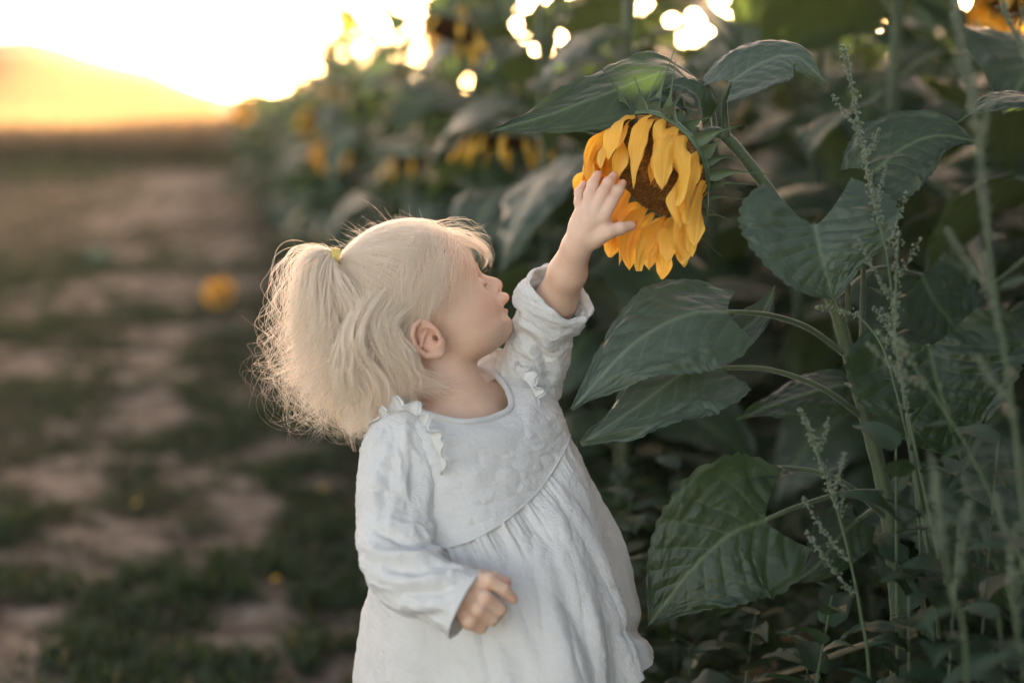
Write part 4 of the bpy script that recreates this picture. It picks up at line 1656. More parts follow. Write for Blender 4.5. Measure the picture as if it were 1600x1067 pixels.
hair = strands('hair', from_head(scalp), 0.00011, girl)
hair['kind'] = 'stuff'
strands('loose_locks', from_head(loose), 0.00014, hair)['kind'] = 'stuff'
strands('hair_bunch', from_head(pony), 0.00014, hair)['kind'] = 'stuff'
strands('fringe', from_head(fr), 0.00011, hair)['kind'] = 'stuff'
strands('stray_hairs', np.concatenate([from_head(fly), from_head(fz)]), 0.00010, hair)['kind'] = 'stuff'

# hair tie: a coiled pale yellow elastic
m, nt, out = mat('yellow_elastic')
principled(nt, out, (0.72, 0.55, 0.16), 0.4)
tw = from_head(TIE[None])[0]
tdir = nrm(from_head(Hq(498, 396, 46)[None])[0] - from_head(Hq(548, 402, 40)[None])[0])
up_ = nrm(np.cross(tdir, E3))
bd_ = np.cross(tdir, up_)
a = np.linspace(0, 2 * PI * 6, 220)
c = tw + tdir * (np.linspace(-0.5, 0.5, 220) * 0.0085)[:, None] + (up_ * np.cos(a)[:, None] + bd_ * np.sin(a)[:, None]) * 0.0068 * 1.0
V, F = tube_np(c, 0.0009, 6)
wear('hair_tie', mesh_np('hair_tie', V, F), m)

# lashes and brows
la = []
for L in np.linspace(14, 46, 26):
    b = np.array([109 - 0.009 * (L - 29) ** 2, -49.0, L])
    s = np.linspace(0, 1, 8)[:, None]
    la.append(b + s * np.array([10.5, -1, rng.normal(0, 1)]) + s ** 2 * np.array([0, 4.0, 0.05 * (L - 29)]))
la = np.array(la)
m, nt, out = mat('lashes')
principled(nt, out, (0.30, 0.18, 0.10), 0.5)
strands('eyelashes', from_head(la), 0.00013, girl, 0.3, m)
br = []
for k in range(90):
    L = rng.uniform(12, 44)
    b = on_skull(np.array([[112 - 0.006 * (L - 20) ** 2, -14 + rng.normal(0, 2.0) - 0.004 * (L - 28) ** 2, L]]), 1.5)[0]
    s = np.linspace(0, 1, 6)[:, None]
    br.append(b + s * np.array([-1.0, 1.5, 7]) + rng.normal(0, .4, 3))
strands('eyebrows', from_head(np.array(br)), 0.00007, girl, 0.3)
# ------------------------------------------------------------------ the sunflower that the child touches
MS = P(1392, 1000, 1.56)
main = thing('sunflower', (MS[0] + 0.01, MS[1] + 0.02, 0), 'tall sunflower whose large drooping yellow head is touched by the toddler', 'sunflower', 'sunflowers of the field')
ML = np.array(main.location)


def mpart(name, me_, m_, parent=None):
    me_.transform(Matrix.Translation(-Vector(ML)))
    return link(name, me_, m_, parent or main)


stalk_pts = PP([(1098, 214, 1.468), (1112, 206, 1.475), (1135, 215, 1.48), (1172, 258, 1.488), (1215, 318, 1.50), (1262, 395, 1.52), (1300, 470, 1.54), (1325, 550, 1.55), (1352, 650, 1.555), (1382, 770, 1.56), (1398, 900, 1.56), (1404, 1000, 1.56)])
base_ = ML + np.array([0, 0, -0.02])
stalk_pts = np.vstack([stalk_pts, 0.5 * (stalk_pts[-1] + base_) + np.array([0.006, 0, 0]), base_])
V, F = tube_np(catmull(stalk_pts, 150), np.interp(np.linspace(0, 1, 150), [0, .05, .2, .5, 1], [.0052, .0060, .0066, .0085, .0115]) * (1 + 0.04 * np.sin(np.arange(150) * 1.3)), 14)
stalk = mpart('stalk', mesh_np('stalk', V, F), MAT_STEM)


def fuzz_on(curve, rad, n, length, name, parent, seed, r=0.00005):
    g = np.random.default_rng(seed)
    c = catmull(curve, 200)
    t, Nn, Bn = frames(c)
    i = g.integers(0, 200, n)
    a = g.uniform(0, 2 * PI, n)
    dr = Nn[i] * np.cos(a)[:, None] + Bn[i] * np.sin(a)[:, None]
    R_ = np.interp(i / 199, np.linspace(0, 1, len(rad)), rad)[:, None]
    b = c[i] + dr * R_
    d = nrm(dr + 0.35 * g.normal(size=(n, 3)))
    l = g.uniform(0.4, 1, n)[:, None] * length
    S = np.stack([b, b + d * l * 0.5, b + d * l], 1)
    hc = bpy.data.hair_curves.new(name)
    hc.add_curves([3] * n)
    hc.points.foreach_set('position', (S - ML).astype(np.float32).ravel())
    at = hc.attributes.get('radius') or hc.attributes.new('radius', 'FLOAT', 'POINT')
    at.data.foreach_set('value', np.tile([r, r * 0.8, r * 0.3], n).astype(np.float32))
    o = bpy.data.objects.new(name, hc)
    COL.objects.link(o)
    hc.materials.append(MAT_FUZZ)
    o.parent = parent
    o['kind'] = 'stuff'
    return o


m, nt, out = mat('stem_hairs')
principled(nt, out, (0.45, 0.47, 0.36), 0.5)
MAT_FUZZ = m
fuzz_on(stalk_pts[:8], [.0052, .006, .0066, .007, .008], 2600, 0.0032, 'stem_hairs', stalk, 5)

UPV = np.array([0, 0, 1.0])


def mleaf(mid, normals, Wpx, petiole=None, pr=(0.0034, 0.0024), m_=None, **k):
    m3 = PP(mid)
    nn = np.array([n[0] * E1 + n[1] * E2 + n[2] * E3 for n in normals])
    me_ = leaf_mesh('leaf', mid=m3, normals=nn, W=Wpx * S0, **k)
    o = mpart('leaf', me_, m_ or MAT_LEAF)
    if petiole:
        pp = PP(petiole)
        V, F = tube_np(catmull(pp, 30), np.linspace(pr[0], pr[1], 30), 8)
        mpart('petiole', mesh_np('petiole', V, F), MAT_STEM, o)
    return o


# heart-shaped leaf beside the head
mleaf([(1273, 352, 1.455), (1279, 382, 1.448), (1288, 420, 1.445), (1302, 470, 1.452)], [(0.0, .95, 1), (0, .85, 1), (0, .6, 1)], 120, [(1326, 500, 1.54), (1322, 430, 1.52), (1296, 372, 1.49), (1273, 352, 1.456)],
      m_=MAT_LEAF_PALE, lobe=0.58, fold=0.22, wav=0.02, nu=120, nv=90, seed=3)
# long leaf over the head
mleaf([(1078, 128, 1.50), (1040, 113, 1.485), (960, 141, 1.47), (865, 177, 1.455), (765, 206, 1.445)], [(.1, 1, .6), (.0, 1, .7), (-.1, 1, .75), (-.1, 1, .7)], 72, [(1118, 214, 1.485), (1112, 170, 1.50), (1098, 140, 1.505), (1078, 128, 1.50)],
      lobe=0.12, fold=0.10, fold_l=-0.40, wav=0.03, nu=120, nv=64, seed=5)
# leaf on the short upright petiole
mleaf([(1142, 128, 1.45), (1190, 98, 1.455), (1242, 88, 1.46), (1290, 128, 1.455)], [(-.35, .9, .75), (-.1, .85, .9), (.3, .7, .9)], 64, [(1136, 214, 1.478), (1132, 180, 1.47), (1133, 150, 1.455), (1142, 128, 1.45)], pr=(0.0042, 0.0028),
      m_=MAT_LEAF_PALE, lobe=0.20, fold=0.12, wav=0.02, nu=100, nv=70, seed=8, curl=0.12)
# curled little leaves behind the head
for k, (md, nn, W_) in enumerate((
        ([(1088, 205, 1.475), (1096, 180, 1.465), (1088, 150, 1.46), (1060, 134, 1.455), (1036, 140, 1.45)], [(.9, .4, .5), (.5, .8, .8), (.0, 1, .9)], 36),
        ([(1092, 212, 1.47), (1104, 232, 1.455), (1098, 256, 1.448), (1082, 262, 1.445)], [(.8, .1, .9), (.7, 0, 1), (.3, -.5, 1)], 22),
        ([(1072, 180, 1.47), (1050, 160, 1.455), (1030, 152, 1.45), (1010, 160, 1.446)], [(.2, .8, .8), (.0, .8, 1), (-.2, .6, 1)], 26))):
    mleaf(md, nn, W_, None, lobe=0.05, fold=0.35, wav=0.05, pucker=0.02, nu=50, nv=26, seed=30 + k)
# right-hand leaf behind the weed
mleaf([(1366, 268, 1.50), (1410, 232, 1.49), (1465, 212, 1.485), (1530, 222, 1.48)], [(-.2, .75, .9), (0, .75, .9), (.3, .75, .8)], 74, [(1345, 620, 1.555), (1348, 480, 1.57), (1352, 340, 1.54), (1366, 268, 1.50)],
      lobe=0.22, fold=-0.10, fold_l=0.15, wav=0.03, nu=100, nv=70, seed=12)
mleaf([(1650, 165, 1.44), (1600, 150, 1.43), (1545, 160, 1.42), (1492, 195, 1.42)], [(0, 1, .6), (-.1, 1, .7), (-.2, 1, .7)], 50, [(1325, 550, 1.552), (1500, 480, 1.78), (1660, 340, 1.72), (1650, 165, 1.44)],
      lobe=0.15, fold=-0.25, fold_l=0.05, wav=0.04, seed=14)
# the two overlapping leaves beside the dress
mleaf([(1138, 487, 1.47), (1070, 492, 1.455), (985, 540, 1.445), (893, 640, 1.445)], [(-.1, .95, .75), (-.2, .9, .8), (-.45, .7, .8)], 80, [(1318, 552, 1.55), (1262, 512, 1.53), (1200, 492, 1.495), (1138, 487, 1.47)],
      m_=MAT_LEAF_PALE, lobe=0.10, fold=0.05, fold_l=-0.50, wav=0.04, nu=120, nv=76, seed=16)
mleaf([(1130, 574, 1.50), (1070, 582, 1.485), (995, 635, 1.475), (908, 694, 1.47)], [(-.1, 1, .62), (-.2, 1, .62), (-.2, 1, .6)], 74, [(1352, 655, 1.558), (1285, 607, 1.535), (1205, 578, 1.51), (1130, 574, 1.50)],
      m_=MAT_LEAF_PALE, lobe=0.12, fold=0.12, fold_l=-0.45, wav=0.04, nu=120, nv=76, seed=17)
mleaf([(1105, 560, 1.60), (1150, 525, 1.60), (1190, 490, 1.60), (1212, 446, 1.60)], [(-.5, .7, .8), (-.5, .7, .9)], 46, None, lobe=0.1, fold=0.2, wav=0.04, seed=18)
mleaf([(1322, 600, 1.62), (1270, 612, 1.60), (1210, 632, 1.59), (1150, 655, 1.59)], [(0, .8, .8), (0, .9, .7)], 52, [(1345, 630, 1.56), (1335, 606, 1.60), (1322, 600, 1.62)], lobe=0.1, fold=-0.2, wav=0.05, seed=19)
# broad leaf low beside the dress
mleaf([(1196, 812, 1.47), (1140, 835, 1.46), (1075, 895, 1.455), (1012, 978, 1.46)], [(-.1, .02, 1), (-.1, -.05, 1), (-.2, -.1, 1)], 112, [(1386, 768, 1.56), (1320, 770, 1.52), (1250, 790, 1.485), (1196, 812, 1.47)],
      lobe=0.20, fold=0.10, wav=0.02, nu=130, nv=90, seed=21, hole=[(P(1118, 762, 1.47), 0.0045)])
mleaf([(1222, 730, 1.50), (1190, 730, 1.49), (1160, 738, 1.48), (1126, 746, 1.48)], [(0, 1, .25), (0, 1, .3)], 34, [(1388, 812, 1.56), (1330, 762, 1.53), (1280, 738, 1.51), (1222, 730, 1.50)], lobe=0.1, fold=-0.2, wav=0.05, seed=23)
# dark broad leaves on the right of the stalk
mleaf([(1452, 540, 1.49), (1462, 590, 1.485), (1480, 650, 1.48), (1500, 720, 1.49)], [(0, .35, 1), (0, .3, 1), (.2, .2, 1)], 140, [(1352, 655, 1.556), (1390, 600, 1.54), (1420, 560, 1.51), (1452, 540, 1.49)],
      lobe=0.25, fold=0.12, wav=0.02, nu=110, nv=80, seed=25, hole=[(P(1346, 588, 1.49), 0.0042)])
mleaf([(1500, 740, 1.56), (1525, 800, 1.55), (1550, 870, 1.54), (1590, 960, 1.55)], [(-.2, .35, 1), (-.2, .3, 1)], 120, [(1384, 775, 1.56), (1440, 750, 1.57), (1500, 740, 1.56)], lobe=0.2, fold=0.1, wav=0.02, seed=26)
mleaf([(1340, 812, 1.60), (1310, 840, 1.59), (1280, 880, 1.58), (1238, 912, 1.58)], [(0, .5, 1), (0, .5, 1)], 48, [(1386, 780, 1.56), (1340, 812, 1.60)], lobe=0.1, fold=-0.2, wav=0.03, seed=27)
mleaf([(1440, 430, 1.66), (1460, 470, 1.65), (1500, 520, 1.64), (1530, 560, 1.64)], [(.2, .4, 1), (.2, .4, 1)], 90, [(1300, 475, 1.54), (1370, 420, 1.62), (1440, 430, 1.66)], lobe=0.15, fold=0.1, wav=0.03, seed=28)

# --- the head
HN = nrm(-0.64 * E1 - 0.52 * E2 + 0.56 * E3)             # the way the disk faces
HC = P(1028, 260, 1.470)
HN, HA, HB = disk_frame(HN)
DR = 0.058
head = bpy.data.objects.new('flower_head', None)
COL.objects.link(head)
head.parent = main


def rim_dir(a):
    return HA * math.cos(a) + HB * math.sin(a)


# domed disk
n1, n2 = 40, 96
r = np.linspace(0, 1, n1)
a = np.linspace(0, 2 * PI, n2, endpoint=False)
prof = np.array([0.008 * (1 - x ** 2) - 0.006 * math.exp(-(x / 0.18) ** 2) for x in r])
X = HC + (HN * prof[:, None])[:, None] + (r[:, None, None] * DR) * (HA * np.cos(a)[:, None] + HB * np.sin(a)[:, None])[None]
disk = mpart('disk', mesh_np('disk', X.reshape(-1, 3), grid_faces(n1, n2, True)), MAT_DISK, head)
# florets in spirals, each a small pointed peg
g = np.random.default_rng(3)


def pegs(i0, i1, seed, tall, wid, lean):
    J = Joined()
    g_ = np.random.default_rng(seed)
    for i in range(i0, i1):
        rr = math.sqrt((i + 0.5) / 1150) * DR * 0.985
        an = i * 2.399963
        x = rr / DR
        c = HC + rim_dir(an) * rr + HN * (0.008 * (1 - x ** 2) - 0.006 * math.exp(-(x / 0.18) ** 2))
        ax_ = nrm(HN + rim_dir(an) * (lean * (0.4 - x)) + 0.16 * g_.normal(size=3))
        u_ = nrm(np.cross(ax_, rim_dir(an + 1.0)))
        w_ = np.cross(ax_, u_)
        h = tall * g_.uniform(0.7, 1.25)
        rad = wid * g_.uniform(0.8, 1.1)
        b = [c + rad * (u_ * math.cos(t_) + w_ * math.sin(t_)) for t_ in (0, PI / 2, PI, 3 * PI / 2)]
        md_ = [c + ax_ * h * 0.6 + rad * 0.9 * (u_ * math.cos(t_) + w_ * math.sin(t_)) for t_ in (0, PI / 2, PI, 3 * PI / 2)]
        V = np.array(b + md_ + [c + ax_ * h])
        J.add(V, [np.array([[0, 1, 5, 4], [1, 2, 6, 5], [2, 3, 7, 6], [3, 0, 4, 7]]), np.array([[4, 5, 8], [5, 6, 8], [6, 7, 8], [7, 4, 8]])])
    return J.mesh('florets', smooth=False)


mpart('florets', pegs(110, 1150, 4, 0.0042, 0.0011, -0.3), MAT_DISK, head)['kind'] = 'stuff'
mpart('inner_florets', pegs(0, 110, 5, 0.0068, 0.0010, 2.2), MAT_FLORET, head)['kind'] = 'stuff'

# green cup behind the disk
prof = [(0.0, 1.02), (0.003, 1.06), (0.008, 1.02), (0.015, 0.86), (0.022, 0.58), (0.027, 0.32), (0.031, 0.15), (0.036, 0.10)]
pr = catmull(np.array([(h * 100, q, 0) for h, q in prof]), 30)
X = HC - (HN * (pr[:, 0] / 100)[:, None])[:, None] + (pr[:, 1][:, None, None] * DR) * (HA * np.cos(a)[:, None] + HB * np.sin(a)[:, None])[None]
X = X + 0.0012 * fbm(X.reshape(-1, 3), 120, 4).reshape(X.shape[:2])[..., None] * HN
mpart('receptacle', mesh_np('receptacle', X.reshape(-1, 3), grid_faces(30, n2, True)), MAT_BRACT, head)
# neck from the cup to the bent stalk
nb = HC - HN * 0.030
neck = catmull(np.array([nb + HN * 0.006, nb - HN * 0.012, 0.5 * (nb - HN * 0.02 + stalk_pts[0]) + UPV * 0.008, stalk_pts[0], stalk_pts[1]]), 30)
V, F = tube_np(neck, np.linspace(0.011, 0.0056, 30), 14)
mpart('neck', mesh_np('neck', V, F), MAT_STEM, head)

# rays
order = 0
for ring in (0, 1):
    nr_ = 22 if ring == 0 else 15
    for k in range(nr_):
        an = 2 * PI * (k + 0.5 * ring + g.uniform(-.25, .25)) / nr_
        rd = rim_dir(an)
        up = rd[2]                                            # >0 at the top of the disk
        L_ = g.uniform(0.054, 0.074) * (1.0 if up < 0.2 else 1.12)
        W_ = g.uniform(0.0095, 0.0140) * (0.78 if up > 0.25 else 1.0)
        if up > 0.35 and ring and k % 4 == 0:
            continue
        d0 = nrm(rd * 0.75 + HN * (0.55 + 0.25 * ring + 0.35 * max(up, 0)) + 0.14 * g.normal(size=3))
        b = HC + rd * DR * (1.03 - 0.05 * ring) + HN * (0.001 + 0.002 * ring)
        V, F, st = petal_np(b, d0, nrm(HN - rd * 0.5), L_, W_, g.uniform(32, 64) * (1 + 0.5 * max(up, 0)), g.normal(0, 1.1), 100 + order,
                            (HC, HN, 0.008 + 0.004 * ring + g.uniform(0, .006)))
        me_ = mesh_np('petal', V, F)
        attr(me_, 'stripe', st)
        mpart('petal', me_, MAT_PETAL, head)
        order += 1

# bracts with long thin tips, curled back
for k in range(34):
    ring = k % 2
    an = 2 * PI * k / 34 + g.uniform(-.08, .08)
    rd = rim_dir(an)
    b = HC + rd * DR * (1.03 - 0.16 * ring) - HN * (0.005 + 0.007 * ring)
    L_ = g.uniform(0.034, 0.056)
    n = 20
    s = np.linspace(0, 1, n)
    back = nrm(rd * 0.85 + HN * g.uniform(-0.5, 0.25) + 0.22 * g.normal(size=3))
    curl = nrm(g.normal(size=3)) * 0.75 + UPV * g.uniform(-.1, .4) - HN * g.uniform(0, .3)
    c = b + back * (s * L_)[:, None] + curl * (s ** 2 * L_ * 0.55)[:, None]
    t, Nn, Bn = frames(c, HN)
    w = 0.0080 * np.interp(s, [0, .12, .3, .45, .6, 1], [0.7, 1.0, 0.62, 0.22, 0.10, 0.03])
    v = np.linspace(-1, 1, 7)
    X = c[:, None] + Bn[:, None] * (v[None] * w[:, None])[..., None] + Nn[:, None] * ((v ** 2)[None] * w[:, None] * 0.5)[..., None]
    X2 = X - Nn[:, None] * 0.0005
    V = np.vstack([X.reshape(-1, 3), X2.reshape(-1, 3)])
    F = grid_faces(n, 7)
    mpart('bract', mesh_np('bract', V, [F, F[:, ::-1] + n * 7]), MAT_BRACT, head)
# ------------------------------------------------------------------ tall seeding weeds in front of the sunflowers
MAT_WEED = m_stem('weed_stem', (0.05, 0.08, 0.035), (0.085, 0.115, 0.05), 0.3)
MAT_SEED = m_stem('weed_seed', (0.085, 0.12, 0.065), (0.14, 0.18, 0.105), 0.5)
m, nt, out = mat('weed_leaf')
b_ = principled(nt, None, ramp(nt, noise_tex(nt, co_obj(nt), 40, 3), [(0.3, (0.024, 0.048, 0.026)), (0.7, (0.042, 0.070, 0.036))]), 0.55)
add_translucent(nt, out, b_, (0.06, 0.11, 0.035), 0.2)
MAT_WLEAF = m

OCT = np.array([[1, 0, 0], [0, 1, 0], [-1, 0, 0], [0, -1, 0], [0, 0, 1], [0, 0, -1]], float)
OCTF = np.array([[0, 1, 4], [1, 2, 4], [2, 3, 4], [3, 0, 4], [1, 0, 5], [2, 1, 5], [3, 2, 5], [0, 3, 5]])


def blade_np(base, d, nor, L, W, bend=0.3, n=9, m_=5):
    s = np.linspace(0, 1, n)
    d = nrm(d)
    nor = nrm(nor - d * np.dot(nor, d))
    sd = np.cross(d, nor)
    c = base + d * (s * L)[:, None] - nor * (bend * L * s ** 2)[:, None]
    w = W * np.interp(s, [0, .12, .35, .6, .85, 1], [0.08, .6, 1, .75, .3, 0.0])
    v = np.linspace(-1, 1, m_)
    X_ = c[:, None] + sd * (v[None] * w[:, None])[..., None] + nor * ((np.abs(v))[None] * w[:, None] * 0.35)[..., None]
    return X_.reshape(-1, 3), grid_faces(n, m_)


def weed(path, label, seed, top=0.55, dens=1.0, r0=0.0026, leafL=0.05, ground_at=None, name='seeding_weed', side=True):
    g = np.random.default_rng(seed)
    pts = PP(path)
    last = pts[-1]
    dr = nrm(pts[-1] - pts[-2])
    foot = np.array([last[0] + dr[0] * 0.1, last[1] + 0.02, 0.0]) if ground_at is None else np.array(ground_at)
    root = thing(name, foot, label, 'weed', 'tall seeding weeds in front of the sunflowers')
    pts = np.vstack([pts, 0.5 * (last + foot) + np.array([0.01, 0, 0]), foot + np.array([0, 0, -0.01])])
    n = 140
    c = catmull(pts, n)
    rr = np.linspace(0.0011, r0 * 1.35, n)
    V, F = tube_np(c - foot, rr, 7)
    link('stem', mesh_np('stem', V, F), MAT_WEED, root)
    t, Nn, Bn = frames(c)
    Ltot = np.linalg.norm(np.diff(c, axis=0), axis=1).sum()
    vis = np.array(path)
    kvis = int(n * np.linalg.norm(np.diff(PP(path), axis=0), axis=1).sum() / Ltot)
    spikes = []
    kt = int(kvis * top)
    # spikes of seed clusters: the top of the stem and short side shoots
    spikes.append((c[:max(4, int(kt * 0.55))], 1.0))
    i = int(kt * 0.25)
    while i < kt:
        a = g.uniform(0, 2 * PI)
        out_ = nrm(Nn[i] * math.cos(a) + Bn[i] * math.sin(a))
        L_ = g.uniform(0.018, 0.05) * (0.6 + i / kt)
        s = np.linspace(0, 1, 14)[:, None]
        q = c[i] + (out_ * 0.62 - t[i] * 0.75) * s * L_ + UPV * (s ** 2) * L_ * 0.3
        spikes.append((q[::-1], 0.8))
        V, F = tube_np(q - foot, np.linspace(0.0008, 0.0004, 14), 5)
        link('side_shoot', mesh_np('side_shoot', V, F), MAT_WEED, root)
        i += int(g.uniform(3, 8) / dens) + 1
    for q, sc in spikes:
        J = Joined()
        Ls = np.linalg.norm(np.diff(q, axis=0), axis=1).sum()
        nc = max(3, int(Ls / 0.0048 * dens))
        cc = catmull(q, nc + 1)
        for k in range(nc):
            for w in range(int(g.integers(5, 13))):
                o = nrm(g.normal(size=3)) * g.uniform(0.0010, 0.0062) * sc * (0.45 + 0.75 * math.sin(k * 1.1) ** 2)
                J.add((cc[k] - foot) + o + OCT * g.uniform(0.0010, 0.0019) * sc, OCTF)
        link('seed_spike', J.mesh('seed_spike'), MAT_SEED, root)
    # narrow leaves
    i = int(kt * 0.35)
    while i < n - 8:
        a = g.uniform(0, 2 * PI)
        out_ = nrm(Nn[i] * math.cos(a) + Bn[i] * math.sin(a))
        f = i / n
        L_ = leafL * g.uniform(0.5, 1.1) * (0.6 + f)
        V, F = blade_np(c[i] - foot, out_ * 0.9 - t[i] * g.uniform(.1, .7), UPV + 0.4 * E3, L_, L_ * g.uniform(0.11, 0.2), g.uniform(0.0, 0.5))
        link('leaf', mesh_np('leaf', V, F), MAT_WLEAF, root)
        i += int(g.uniform(4, 10))
    return root


weed([(1318, 72, 1.41), (1328, 120, 1.41), (1346, 215, 1.41), (1362, 300, 1.40), (1386, 400, 1.40), (1400, 520, 1.40), (1416, 640, 1.40), (1440, 800, 1.40), (1468, 1000, 1.40)],
     'slender upright weed with seed clusters rising just right of the heart-shaped leaf', 1, 0.62)
weed([(1486, -30, 1.12), (1500, 60, 1.12), (1522, 170, 1.12), (1536, 300, 1.12), (1552, 440, 1.12), (1580, 620, 1.12), (1600, 800, 1.12), (1620, 1000, 1.12)],
     'blurred weed nearest the lens, running from the top edge past the upper right leaf', 2, 0.7, 1.2, 0.0026)
weed([(1556, -30, 1.25), (1575, 30, 1.25), (1600, 80, 1.25), (1640, 170, 1.25), (1690, 400, 1.25), (1700, 800, 1.25)],
     'weed tip with seeds leaning in at the top right corner', 3, 0.5)
weed([(1250, 640, 1.36), (1272, 690, 1.36), (1300, 770, 1.365), (1325, 860, 1.37), (1345, 960, 1.37), (1358, 1060, 1.375)],
     'short weed with small seed clusters in front of the gap below the stalk leaves', 4, 0.75, 1.0, 0.0020, 0.04)
weed([(1404, 365, 1.36), (1400, 450, 1.36), (1404, 560, 1.36), (1430, 700, 1.36), (1462, 850, 1.36), (1490, 1000, 1.36)],
     'thin weed with sparse buds crossing the broad dark leaf right of the stalk', 5, 0.5, 0.7, 0.0020, 0.05)
weed([(1395, 520, 1.26), (1440, 590, 1.26), (1500, 680, 1.26), (1560, 800, 1.26), (1610, 950, 1.26)],
     'weed stem slanting down to the lower right corner', 6, 0.3, 0.7, 0.0026, 0.06)
weed([(1460, 740, 1.10), (1470, 820, 1.10), (1485, 920, 1.10), (1510, 1040, 1.10)],
     'low blurred weed with fat seed spikes at the bottom right', 7, 0.85, 1.1, 0.0022, 0.05)
weed([(1590, 820, 1.15), (1580, 900, 1.15), (1590, 1000, 1.15), (1600, 1060, 1.15)],
     'blurred weed spike in the bottom right corner', 8, 0.8, 1.1, 0.0022, 0.05)
weed([(1278, 480, 1.47), (1312, 486, 1.46), (1345, 498, 1.45), (1378, 540, 1.43), (1400, 610, 1.42), (1424, 720, 1.41), (1440, 900, 1.41)],
     'thin weed bending left below the heart-shaped leaf with tiny flower clusters', 9, 0.35, 0.6, 0.0016, 0.035)

# broad-leaved low weeds among the foot of the plants
def leafy_weed(px, py, d, h, label, seed, nl=22):
    g = np.random.default_rng(seed)
    tip = P(px, py, d)
    foot = np.array([tip[0] + g.normal(0, .02), tip[1] + g.normal(0, .02), 0.0])
    root = thing('leafy_weed', foot, label, 'weed', 'leafy weeds low among the sunflowers')
    c = catmull(np.array([[0, 0, -0.01], [g.normal(0, .01), g.normal(0, .01), tip[2] * .5], list(tip - foot)]), 50)
    V, F = tube_np(c, np.linspace(.0028, .001, 50), 6)
    link('stem', mesh_np('stem', V, F), MAT_WEED, root)
    a = 0
    for k in range(nl):
        f = 1 - (k / nl) ** 1.1 * min(0.97, h / max(tip[2], .05))
        b = c[int(f * 49)]
        a += 2.4
        L_ = g.uniform(.035, .075) * (0.5 + 0.7 * math.sin(min(1, (1 - f) * 3 + .25) * PI / 2))
        mid = np.array([[0, 0, 0], [.35, 0, .10], [.7, 0, .08], [1, 0, -.06]]) * L_
        V, F, vn = leaf_np(mid, [[-.1, 0, 1.0], [.1, 0, 1]], L_ * g.uniform(.22, .36), lobe=0.0, fold=.2, wav=.05, pucker=.012, nu=16, nv=9, seed=seed * 40 + k, serr=0.05)
        R_ = np.array(Matrix.Rotation(a, 3, 'Z') @ Matrix.Rotation(g.uniform(-.5, .3), 3, 'Y') @ Matrix.Rotation(g.uniform(-.4, .4), 3, 'X'))
        me_ = mesh_np('leaf', V @ R_.T + b, F)
        link('leaf', me_, MAT_WLEAF, root)
    return root


for i, (px, py, d, h, lb) in enumerate((
        (1400, 700, 1.36, .5, 'leafy weed whose top reaches the broad dark leaves right of the stalk'),
        (1500, 800, 1.30, .5, 'leafy weed in the lower right, in front of the wide dark leaf'),
        (1560, 690, 1.34, .5, 'leafy weed at the right edge beside the slanting weed stem'),
        (1300, 930, 1.42, .4, 'leafy weed at the bottom beside the short seeding weed'),
        (1420, 930, 1.34, .4, 'low leafy weed right in front of the foot of the stalk'),
        (1180, 960, 1.62, .4, 'low leafy weed behind the pointed tip of the broad low leaf'),
        (1080, 1010, 1.66, .4, 'low leafy weed just right of the dress hem'),
        (1560, 960, 1.22, .4, 'blurred leafy weed in the bottom right corner'),
        (985, 780, 1.80, .5, 'leafy weed showing between the dress and the broad low leaf'),
        (1260, 1030, 1.50, .3, 'small leafy weed at the bottom edge under the fallen pale stem'),
        (960, 700, 1.95, .5, 'leafy weed behind the tip of the lower overlapping leaf'),
        (1060, 730, 1.90, .5, 'leafy weed above the broad low leaf in the shade'))):
    leafy_weed(px, py, d, h, lb, 70 + i)

# dry stems lying in the undergrowth
m, nt, out = mat('dry_stem')
principled(nt, out, ramp(nt, noise_tex(nt, co_obj(nt), 40, 3), [(0.3, (0.15, 0.12, 0.07)), (0.7, (0.24, 0.20, 0.115))]), 0.7)
MAT_DRY = m
for pts, r, lb in (
        ([(1180, 1062, 1.62), (1260, 1040, 1.6), (1340, 1010, 1.58), (1432, 982, 1.56)], 0.0036, 'pale fallen stem slanting low across the undergrowth right of the dress'),
        ([(1436, 900, 1.52), (1446, 960, 1.52), (1458, 1030, 1.52)], 0.0028, 'short pale upright broken stalk near the foot of the sunflower')):
    q = PP(pts)
    root = thing('dry_stem', q[-1], lb, 'stem')
    tube('stem', q - q[-1], r, MAT_DRY, root, 30, 8)
# ------------------------------------------------------------------ the sunflower field behind
rf = np.random.default_rng(21)


def simple_leaf(L, W, seed, nu, nv, droop):
    g = np.random.default_rng(seed)
    s = np.linspace(0, 1, 5)
    mid = np.stack([s * L * (1 - 0.25 * droop * s), 0 * s, -droop * L * s ** 1.8 * 0.75], -1)
    V, F, vn = leaf_np(mid, [[0, 0, 1.0], [0.4 * droop, 0, 1.0]], W, lobe=g.uniform(.1, .22), fold=g.uniform(-.3, .25), fold_l=g.uniform(-.3, .25), wav=0.04, pucker=0.02, nu=nu, nv=nv, seed=seed, serr=0.0)
    me_ = mesh_np('leaf', V, F)
    attr(me_, 'vein', vn)
    me_.materials.append(MAT_LEAF_FAR)
    return me_


LEAVES = [simple_leaf(L, W, 60 + i, 26, 17, d) for i, (L, W, d) in enumerate(((0.20, 0.088, .5), (0.22, 0.098, .8), (0.17, 0.074, .4), (0.19, 0.082, 1.0), (0.15, 0.062, .6), (0.23, 0.105, .65)))]
LEAVES_LO = [simple_leaf(L, W, 60 + i, 11, 7, d) for i, (L, W, d) in enumerate(((0.20, 0.088, .5), (0.22, 0.098, .8), (0.17, 0.074, .4), (0.19, 0.082, 1.0), (0.15, 0.062, .6), (0.23, 0.105, .65)))]


